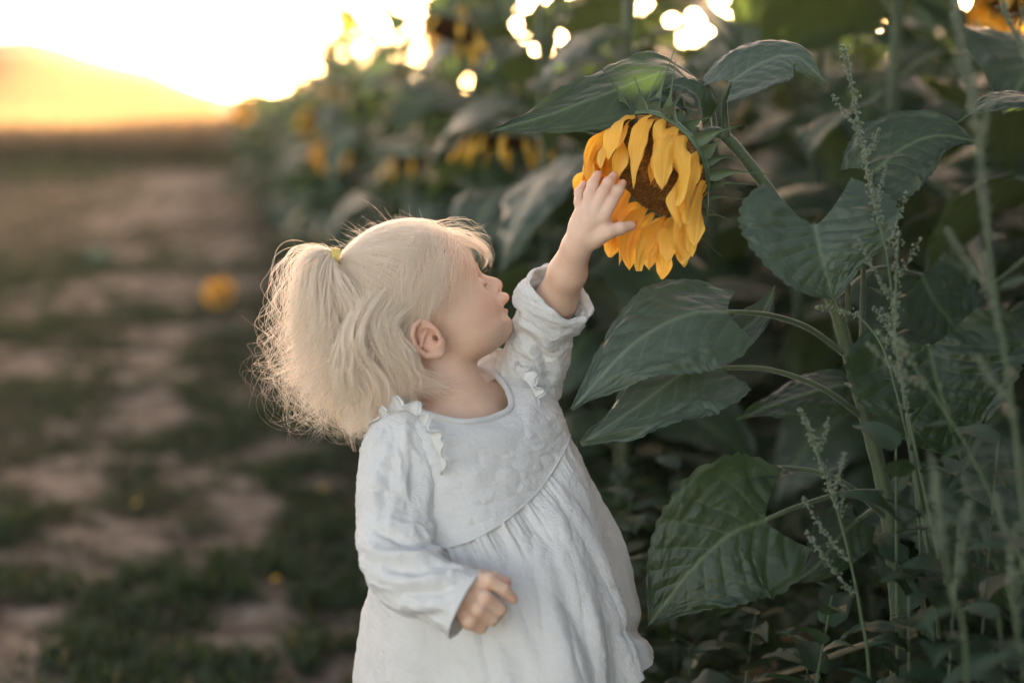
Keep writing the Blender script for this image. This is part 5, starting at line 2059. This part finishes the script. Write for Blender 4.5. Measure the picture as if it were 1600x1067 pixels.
def head_meshes(seed, R, petals, withered=False, nv=None):
    """Head hanging on its neck: origin at the back of the cup, disk faces +X and down."""
    g = np.random.default_rng(seed)
    nor, A, B = disk_frame(np.array([0.62, 0, -0.78]) if not withered else np.array([0.35, 0, -0.94]))
    if nv is not None:
        nor, A, B = disk_frame(np.array(nv))
    c0 = nor * 0.034
    J = Joined()
    n2 = 32
    a = np.linspace(0, 2 * PI, n2, endpoint=False)
    rr = np.linspace(0, 1, 9)
    hh = 0.010 * (1 - rr ** 2)
    X_ = c0 + (nor * hh[:, None])[:, None] + (rr[:, None, None] * R) * (A * np.cos(a)[:, None] + B * np.sin(a)[:, None])[None]
    X_ = X_ + 0.002 * g.normal(size=X_.shape[:2])[..., None] * nor
    dk = mesh_np('disk', X_.reshape(-1, 3), grid_faces(9, n2, True))
    dk.materials.append(MAT_DISK if not withered else MAT_BROWN)
    pr_ = np.array([(0, 1.03), (.006, 1.05), (.014, .9), (.022, .6), (.03, .25), (.036, .1)])
    X_ = c0 - (nor * pr_[:, :1])[:, None] + (pr_[:, 1][:, None, None] * R) * (A * np.cos(a)[:, None] + B * np.sin(a)[:, None])[None]
    J.add(X_.reshape(-1, 3), grid_faces(6, n2, True))
    for k in range(22):
        an = 2 * PI * k / 22
        rd = A * math.cos(an) + B * math.sin(an)
        V, F = blade_np(c0 + rd * R * 0.98, rd - nor * g.uniform(0, .5), nor, g.uniform(.03, .045), 0.008, -0.2, 5, 3)
        J.add(V, F)
    cup = J.mesh('receptacle')
    cup.materials.append(MAT_BRACT)
    out_ = [('disk', dk), ('receptacle', cup)]
    if petals:
        ps = []
        for k in range(petals):
            an = 2 * PI * (k + g.uniform(-.3, .3)) / petals
            rd = A * math.cos(an) + B * math.sin(an)
            V, F, st = petal_np(c0 + rd * R, rd * .8 + nor * .55, nor, g.uniform(.055, .075) * (0.72 if withered else 1), g.uniform(.010, .014) * (0.55 if withered else 1), g.uniform(15, 40), g.normal(0, .8), seed * 50 + k, (c0, nor, .006), 9, 4)
            me_ = mesh_np('petal', V, F)
            attr(me_, 'stripe', st)
            me_.materials.append(MAT_PETAL)
            ps.append(('petal', me_))
        out_ += ps
    return out_


HEADS = {'facing': head_meshes(6, 0.040, 24, False, (0.95, 0, -0.3)), 'half': head_meshes(5, 0.070, 16, True), 'bloom': head_meshes(1, 0.052, 20), 'full': head_meshes(2, 0.045, 24), 'withered': head_meshes(3, 0.060, 9, True), 'spent': head_meshes(4, 0.055, 0, True)}


def petal_joined(k):
    """All rays of a head in one mesh, for heads too small to show them."""
    items = [m_ for n_, m_ in HEADS[k] if n_ == 'petal']
    if not items:
        return None
    J = Joined()
    st = []
    for me_ in items:
        v = np.empty(len(me_.vertices) * 3, np.float32)
        me_.vertices.foreach_get('co', v)
        J.add(v.reshape(-1, 3), grid_faces(9, 4))
    me2 = J.mesh('petals')
    attr(me2, 'stripe', np.full(len(me2.vertices), 0.3))
    me2.materials.append(MAT_PETAL)
    return me2


JOINED = {k: petal_joined(k) for k in HEADS}
STALKS = []
for sd in range(5):
    g = np.random.default_rng(300 + sd)
    s = np.linspace(0, 1, 9)
    pts = np.stack([0.03 * np.sin(s * 2 + sd) + 0.02 * s * g.normal(), 0.02 * np.sin(s * 3 + sd * 2), s - 0.01], -1)
    pts[-1] = pts[-2] + np.array([0.045, 0, 0.075])
    pts = np.vstack([pts, pts[-1] + np.array([0.05, 0, 0.0]), pts[-1] + np.array([0.075, 0, -0.035])])
    c = catmull(pts, 36)
    V, F = tube_np(c, np.interp(np.linspace(0, 1, 36), [0, .7, 1], [.012, .008, .006]), 7)
    me = mesh_np('stalk', V, F)
    me.materials.append(MAT_STEM)
    STALKS.append((me, c))


def put(name, me_, parent, loc, rot, sc=1.0):
    o = bpy.data.objects.new(name, me_)
    COL.objects.link(o)
    o.parent = parent
    o.location = [float(q) for q in loc]
    o.rotation_euler = rot
    o.scale = (sc, sc, sc)
    return o


def field_plant(x, y, h, face, head, label, seed, near=True, group='sunflowers of the field', nleaf=14, fine_head=False):
    g = np.random.default_rng(seed)
    root = thing('sunflower', (x, y, 0), label, 'sunflower', group)
    me_, c = STALKS[seed % 5]
    st = put('stalk', me_, root, (0, 0, 0), (0, 0, face), 1.0)
    st.scale = (1, 1, h)
    cf, sf = math.cos(face), math.sin(face)
    def at(s_):
        q = c[int(min(max(s_, 0), 1) * 35)]
        return np.array([q[0] * cf - q[1] * sf, q[0] * sf + q[1] * cf, q[2] * h])
    a = g.uniform(0, 2 * PI)
    lib = LEAVES if near else LEAVES_LO
    for k in range(nleaf):
        f = 0.10 + 0.80 * (k + g.uniform(-.3, .3)) / nleaf
        a += 2.4 + g.uniform(-.4, .4)
        b = at(f)
        sc = g.uniform(0.8, 1.15) * (1.0 - 0.35 * max(0, (f - 0.6) / 0.3))
        pl = g.uniform(0.05, 0.12) * sc
        rise = g.uniform(0.1, 0.6)
        e = b + np.array([math.cos(a) * pl, math.sin(a) * pl, pl * rise])
        lf = put('leaf', lib[int(g.integers(0, 6))], root, e, (g.uniform(-.35, .35), g.uniform(-.25, .45), a), sc)
        if near:
            s = np.linspace(0, 1, 6)[:, None]
            q = b + (e - b) * s + np.array([0, 0, 1]) * np.sin(s * PI) * pl * 0.18
            V, F = tube_np(q, np.linspace(.0042, .003, 6), 5, False)
            link('petiole', mesh_np('petiole', V, F), MAT_STEM, root)
    if head:
        hp = at(1.0)
        fh = bpy.data.objects.new('flower_head', None)
        COL.objects.link(fh)
        fh.parent = root
        fh.location = [float(q) for q in hp]
        sc = g.uniform(0.9, 1.15)
        fh.rotation_euler = (g.uniform(-.15, .15), g.uniform(-.2, .2), face)
        fh.scale = (sc, sc, sc)
        for n_, m_ in HEADS[head]:
            if n_ == 'petal' and not fine_head:
                continue
            put(n_, m_, fh, (0, 0, 0), (0, 0, 0))
        if not fine_head and JOINED[head]:
            put('petals', JOINED[head], fh, (0, 0, 0), (0, 0, 0))['kind'] = 'stuff'
    return root


# plants whose flower heads the photograph shows
SHOWN = [
    (785, 215, 2.7, -2.0, 'half', 'blurred sunflower with a wide drooping brown and yellow head left of the touched flower', True),
    (722, 45, 3.1, -1.9, 'withered', 'blurred sunflower with a dark brown head high against the bright sky', True),
    (645, 250, 3.8, -2.2, 'withered', 'blurred sunflower with a small brown head directly above the toddler hair', False),
    (530, 140, 5.7, -2.2, 'withered', 'distant sunflower with a reddish brown head at the field edge', False),
    (382, 178, 12.5, -1.6, 'facing', 'farthest yellow sunflower, low above the end of the track', False),
    (488, 188, 6.9, -1.6, 'facing', 'distant yellow sunflower, the middle one of three at the field edge', False),
    (528, 246, 5.7, -1.6, 'facing', 'distant yellow sunflower, the lowest of three at the field edge', False),
    (1585, 8, 2.3, -2.4, 'bloom', 'sunflower with an orange head cut off by the top right corner', True),
]
for i, (px, py, d, face, hd, lb, fine) in enumerate(SHOWN):
    w = P(px, py, d)
    off = STALKS[i % 5][1][-1]
    h = (w[2] + 0.03) / off[2]
    field_plant(w[0] - off[0] * math.cos(face), w[1] - off[0] * math.sin(face), h, face, hd, lb, i, d < 5, nleaf=15, fine_head=fine)

ORD = ('first second third fourth fifth sixth seventh eighth ninth tenth eleventh twelfth thirteenth fourteenth fifteenth sixteenth seventeenth eighteenth nineteenth twentieth').split()
TENS = ['twenty', 'thirty', 'forty', 'fifty', 'sixty', 'seventy', 'eighty', 'ninety']
TENTH = ['twentieth', 'thirtieth', 'fortieth', 'fiftieth', 'sixtieth', 'seventieth', 'eightieth', 'ninetieth']
for i in range(8):
    if i:
        ORD.append(TENTH[i])
    ORD += [TENS[i] + '-' + w for w in ORD[:9]]
cnt = 0
seq = {}
pos = []
y = 2.15
rows = []
for rix in range(7):
    u0 = 0.10 + rix * 0.42
    y = 1.80 + 0.12 * (rix % 2)
    ymax = [27, 22, 17, 11, 8, 6.5, 5.2][rix]
    while y < ymax:
        x = edge_x(y) + u0 + rf.normal(0, 0.05)
        sp = 0.30 if y < 12 else 0.42
        px = 800 + FPX * x / y
        if px < 1900 and not (rix == 0 and y < 2.2):
            pos.append((x, y + rf.normal(0, 0.04), rix))
        y += sp * rf.uniform(0.8, 1.25)
for (x, y, rix) in pos:
    if (px := 800 + FPX * x / y) > 1120 and px < 1235 and y < 4.2:
        h = rf.uniform(1.20, 1.30)                          # a gap through which the low sun shows
    else:
        h = rf.uniform(1.34, 1.50) if rix == 0 and y < 9 else (rf.uniform(1.50, 1.72) if y < 6 else (rf.uniform(1.26, 1.42) if y < 10 else rf.uniform(1.04, 1.20)))
    seq[rix] = seq.get(rix, 0) + 1
    hd = None
    if rf.random() < (0.30 if y > 4 else 0.12):
        hd = rf.choice(['withered', 'spent', 'withered', 'full'])
    if y < 3.6 and hd == 'full':
        hd = 'spent'
    hl = {None: 'leafy sunflower', 'withered': 'brown-headed sunflower', 'spent': 'bare-headed sunflower', 'full': 'yellow-headed sunflower'}[hd]
    row = 'the front row along the track' if rix == 0 else 'the %s row in from the track' % ORD[rix]
    field_plant(x, y, h, -2.1 + rf.normal(0, .5), hd, '%s, %s one back in %s' % (hl, ORD[seq[rix] - 1], row), 40 + cnt, y < 3.6, nleaf=24 if y < 4.5 else (17 if y < 12 else 12))
    cnt += 1
print('field plants', cnt)

# the rest of the field, past the plants that can be told apart
J = Joined()
mass = np.random.default_rng(9)
lv = [np.array([v.co[:] for v in m_.vertices]) for m_ in LEAVES_LO]
lf_ = grid_faces(11, 7)
sel = lf_
NL = 15000
yy = 5 + 27 * mass.uniform(0, 1, NL) ** 1.6
uu = mass.uniform(0, 1, NL) * np.clip(yy * 0.9, 1, 30)
rowmax = np.interp(yy, [0, 5, 6.5, 8, 11, 17, 26, 34, 40], [3, 2.9, 2.4, 1.9, 1.5, 1.1, .7, .2, 0])
for k in range(NL):
    if uu[k] < rowmax[k]:
        continue
    x = edge_x(yy[k]) + uu[k]
    z = mass.uniform(0.25, 1.0) ** 0.6 * (1.34 if yy[k] < 10 else 1.08)
    base = lv[k % 6][:, :] * mass.uniform(0.9, 1.3) * (1 + yy[k] / 60)
    e = Matrix.Rotation(mass.uniform(0, 6.28), 3, 'Z') @ Matrix.Rotation(mass.uniform(-.2, .7), 3, 'Y') @ Matrix.Rotation(mass.uniform(-.4, .4), 3, 'X')
    J.add(base @ np.array(e).T + np.array([x, yy[k], z]), lf_)
# the same field goes on beside and behind the photographer
for k in range(5200):
    y_ = mass.uniform(-3.5, 2.2)
    lo_ = max(edge_x(y_) + 0.10, 0.40 * y_ + 0.16 if y_ > 0 else edge_x(y_) + 0.10)
    x = lo_ + mass.uniform(0, 1) * 2.2
    base = lv[k % 6] * mass.uniform(0.8, 1.2)
    e = Matrix.Rotation(mass.uniform(0, 6.28), 3, 'Z') @ Matrix.Rotation(mass.uniform(-.2, .7), 3, 'Y') @ Matrix.Rotation(mass.uniform(-.4, .4), 3, 'X')
    V = base @ np.array(e).T + np.array([x, y_, mass.uniform(0.1, 1.3)])
    if (V[:, 0] - 0.38 * V[:, 1] - 0.03).min() < 0 and V[:, 1].max() > 0.0:
        continue
    J.add(V, lf_)
me = J.mesh('sunflower_mass', 'vein')
o = link('field_foliage', me, MAT_LEAF_FAR)
tag(o, 'dense far part of the sunflower field where single plants merge', None, None, 'stuff')

# ------------------------------------------------------------------ undergrowth at the foot of the field
m, nt, out = mat('undergrowth_leaf')
tone = attr_node(nt, 'tone')
b_ = principled(nt, None, ramp(nt, tone, [(0.0, (0.014, 0.028, 0.012)), (0.6, (0.032, 0.052, 0.02)), (0.9, (0.065, 0.068, 0.026)), (1.0, (0.17, 0.10, 0.045))]), 0.6)
add_translucent(nt, out, b_, (0.10, 0.15, 0.03), 0.2)
MAT_UNDER = m


def scatter_blades(name, P0, D, NO, L, W, bend, tone_, mt, n=5):
    """Many bent blades at once."""
    k = len(P0)
    s = np.linspace(0, 1, n)
    D = nrm(D)
    NO = nrm(NO - D * (NO * D).sum(1, keepdims=True))
    SD = np.cross(D, NO)
    w = np.interp(s, [0, .3, .6, 1], [0.35, 1, .8, 0.02])
    c = P0[:, None] + D[:, None] * (s[None] * L[:, None])[..., None] - NO[:, None] * ((s ** 2)[None] * (bend * L)[:, None])[..., None]
    off = SD[:, None] * (w[None] * W[:, None])[..., None]
    X_ = np.stack([c - off, c + off], 2).reshape(-1, 3)
    i = (np.arange(k) * n * 2)[:, None] + (np.arange(n - 1) * 2)[None]
    F = np.stack([i, i + 1, i + 3, i + 2], -1).reshape(-1, 4)
    me_ = mesh_np(name, X_, F, False)
    attr(me_, 'tone', np.repeat(tone_, n * 2))
    return link(name, me_, mt)


ug = np.random.default_rng(31)
n = 26000
y = 1.72 + 6 * ug.uniform(0, 1, n) ** 1.8
u = ug.uniform(-0.12, 1.8, n)
x = edge_x(y) + u
zt = np.clip(0.42 - 0.04 * (y - 1.7), 0.2, .5) * ug.uniform(0, 1, n) ** 1.4 * np.clip((u + 0.2) / 0.25, 0.15, 1)
D = ug.normal(size=(n, 3)) * [1, 1, .5] + [0, 0, .25]
o = scatter_blades('undergrowth', np.stack([x, y, zt], -1), D, np.stack([ug.normal(0, .4, n), ug.normal(0, .4, n) - 0.3, np.ones(n)], -1),
                   ug.uniform(.018, .055, n), ug.uniform(.004, .013, n), ug.uniform(0, .5, n), np.clip(ug.normal(.4, .28, n), 0, 1) ** 1.0, MAT_UNDER)
tag(o, 'tangle of small dark weeds at the foot of the sunflowers', None, None, 'stuff')
# stalks of the undergrowth
n = 1800
y = 1.75 + 5 * ug.uniform(0, 1, n) ** 1.6
x = edge_x(y) + ug.uniform(-0.05, 1.5, n)
o = scatter_blades('undergrowth_stems', np.stack([x, y, 0 * x], -1), np.stack([ug.normal(0, .25, n), ug.normal(0, .25, n), np.ones(n)], -1), ug.normal(size=(n, 3)),
                   ug.uniform(.15, .55, n), ug.uniform(.0012, .002, n), ug.uniform(0, .4, n), ug.uniform(0.4, .9, n), MAT_UNDER)
tag(o, 'thin stems of the weeds under the sunflowers', None, None, 'stuff')

# ------------------------------------------------------------------ grass of the track
gg = np.random.default_rng(41)


def grass(name, n, y0, y1, pw, hmin, hmax, wid, lab, xr=None, thr=0.55, left=None):
    y = y0 + (y1 - y0) * gg.uniform(0, 1, n) ** pw
    lo_x = -0.62 * y - 0.6
    hi_x = edge_x(y) + 0.15
    x = lo_x + (hi_x - lo_x) * gg.uniform(0, 1, n)
    dm = dirt_mask(x, y)
    p3 = np.stack([x, y, 0 * x], -1)
    clump = fbm(p3, 5.0, 55)
    keep = (dm < gg.uniform(0, thr, n)) & (clump > gg.uniform(-0.9, 0.5, n))
    x, y, clump = x[keep], y[keep], clump[keep]
    k = len(x)
    z = terrain_z(x, y)
    D = np.stack([gg.normal(0, .55, k), gg.normal(0, .55, k), np.ones(k)], -1)
    h = gg.uniform(hmin, hmax, k) * (0.7 + 0.6 * np.clip(clump + .3, 0, 1.2))
    tone_ = np.clip(gg.normal(.38, .22, k) + 0.5 * (gg.random(k) < 0.10), 0, 1)
    o = scatter_blades(name, np.stack([x, y, z - .002], -1), D, gg.normal(size=(k, 3)) + [0, -.5, .4], h, wid * gg.uniform(.6, 1.3, k), gg.uniform(.1, .7, k), tone_, MAT_UNDER, 4)
    return tag(o, lab, None, None, 'stuff')


grass('grass', 200000, 1.9, 9.5, 1.9, .012, .05, .0032, 'low trodden grass growing in patches on the track', thr=0.7)
grass('grass', 32000, 7.5, 26, 1.3, .02, .07, .006, 'grass farther along the track')
# taller rough growth where the track ends
n = 45000
y = 15 + 14 * gg.uniform(0, 1, n) ** 1.3
x = -0.62 * y + (edge_x(y) + 0.62 * y) * gg.uniform(0, 1, n)
k = (vnoise(np.stack([x, y, 0 * x], -1), 0.35, 5) + (y - 17) / 12 > gg.uniform(-.3, .8, n))
x, y = x[k], y[k]
n = len(x)
o = scatter_blades('tall_grass', np.stack([x, y, terrain_z(x, y)], -1), np.stack([gg.normal(0, .3, n), gg.normal(0, .3, n), np.ones(n)], -1), gg.normal(size=(n, 3)), gg.uniform(.06, .22, n), gg.uniform(.01, .03, n),
                   gg.uniform(.1, .5, n), np.clip(gg.normal(.45, .25, n), 0, 1), MAT_UNDER, 4)
tag(o, 'taller dark growth beyond the end of the track', None, None, 'stuff')
# sunlit straw-coloured grass of the far slope
m, nt, out = mat('dry_grass')
b_ = principled(nt, None, ramp(nt, attr_node(nt, 'tone'), [(0.0, (0.17, 0.12, 0.07)), (1.0, (0.30, 0.215, 0.12))]), 0.7)
add_translucent(nt, out, b_, (0.34, 0.23, 0.12), 0.35)
n = 60000
y = 22 + 90 * gg.uniform(0, 1, n) ** 1.7
x = -0.75 * y + (edge_x(y) + 0.75 * y) * gg.uniform(0, 1, n)
o = scatter_blades('dry_grass', np.stack([x, y, terrain_z(x, y)], -1), np.stack([gg.normal(0, .3, n), gg.normal(0, .3, n), np.ones(n)], -1), np.stack([gg.normal(0, .4, n), -np.ones(n), gg.normal(0, .4, n)], -1),
                   gg.uniform(.35, .7, n), .02 + y * .0009, gg.uniform(.1, .5, n), gg.uniform(0, 1, n), m, 3)
tag(o, 'straw coloured dry grass of the far slope lit by the low sun', None, None, 'stuff')

# ------------------------------------------------------------------ fallen heads and petals on the track
def fallen(px, py, kind, lb, rot, nm='fallen_flower_head'):
    w = G(px, py)
    root = thing(nm, (w[0], w[1], 0.0), lb, 'flower head')
    for n_, m_ in HEADS[kind]:
        put(n_, m_, root, (0, 0, 0.055), rot, 0.95)
    return root


fallen(350, 484, 'full', 'fallen sunflower head with yellow petals lying on the track behind the toddler', (0.15, -1.55, -1.9))
fallen(152, 412, 'spent', 'fallen dark seed head lying on the left side of the track', (0.3, -0.5, 1.2))
for i, (px, py, lb) in enumerate(((207, 797, 'single orange petal on the bare earth at the left'), (424, 918, 'single orange petal at the edge of the grass behind the dress'), (500, 772, 'small orange petal in the grass just behind the sleeve'))):
    w = G(px, py, 0.01)
    V, F, st = petal_np(np.zeros(3), [1, .2, .3], [0, 0, 1.0], .020, .005, 25, .6, 900 + i, ((0, 0, 0), np.array([0, 0, 1.0]), 0.002), 12, 6)
    me = mesh_np('fallen_petal', V, F)
    attr(me, 'stripe', st)
    o = link('fallen_petal', me, MAT_PETAL)
    o.location = [float(q) for q in w + np.array([0, 0, .012])]
    tag(o, lb, 'petal')
# ------------------------------------------------------------------ evening haze
m, nt, out = mat('haze')
vol = nt.nodes.new('ShaderNodeVolumePrincipled')
vol.inputs['Color'].default_value = (1.0, 0.84, 0.74, 1)
vol.inputs['Density'].default_value = 0.00022
vol.inputs['Anisotropy'].default_value = 0.45
nt.links.new(vol.outputs[0], out.inputs['Volume'])
x0, x1, y0, y1, z0, z1 = -720, 720, -720, 720, -1.6, 15.0
V = np.array([[x, y, z] for z in (z0, z1) for y in (y0, y1) for x in (x0, x1)], float)
F = np.array([[0, 2, 3, 1], [4, 5, 7, 6], [0, 1, 5, 4], [2, 6, 7, 3], [0, 4, 6, 2], [1, 3, 7, 5]])
o = link('haze', mesh_np('haze', V, F, False), m)
tag(o, 'thin warm evening haze over the field', None, None, 'stuff')
scene.cycles.volume_bounces = 0
scene.cycles.volume_step_rate = 10
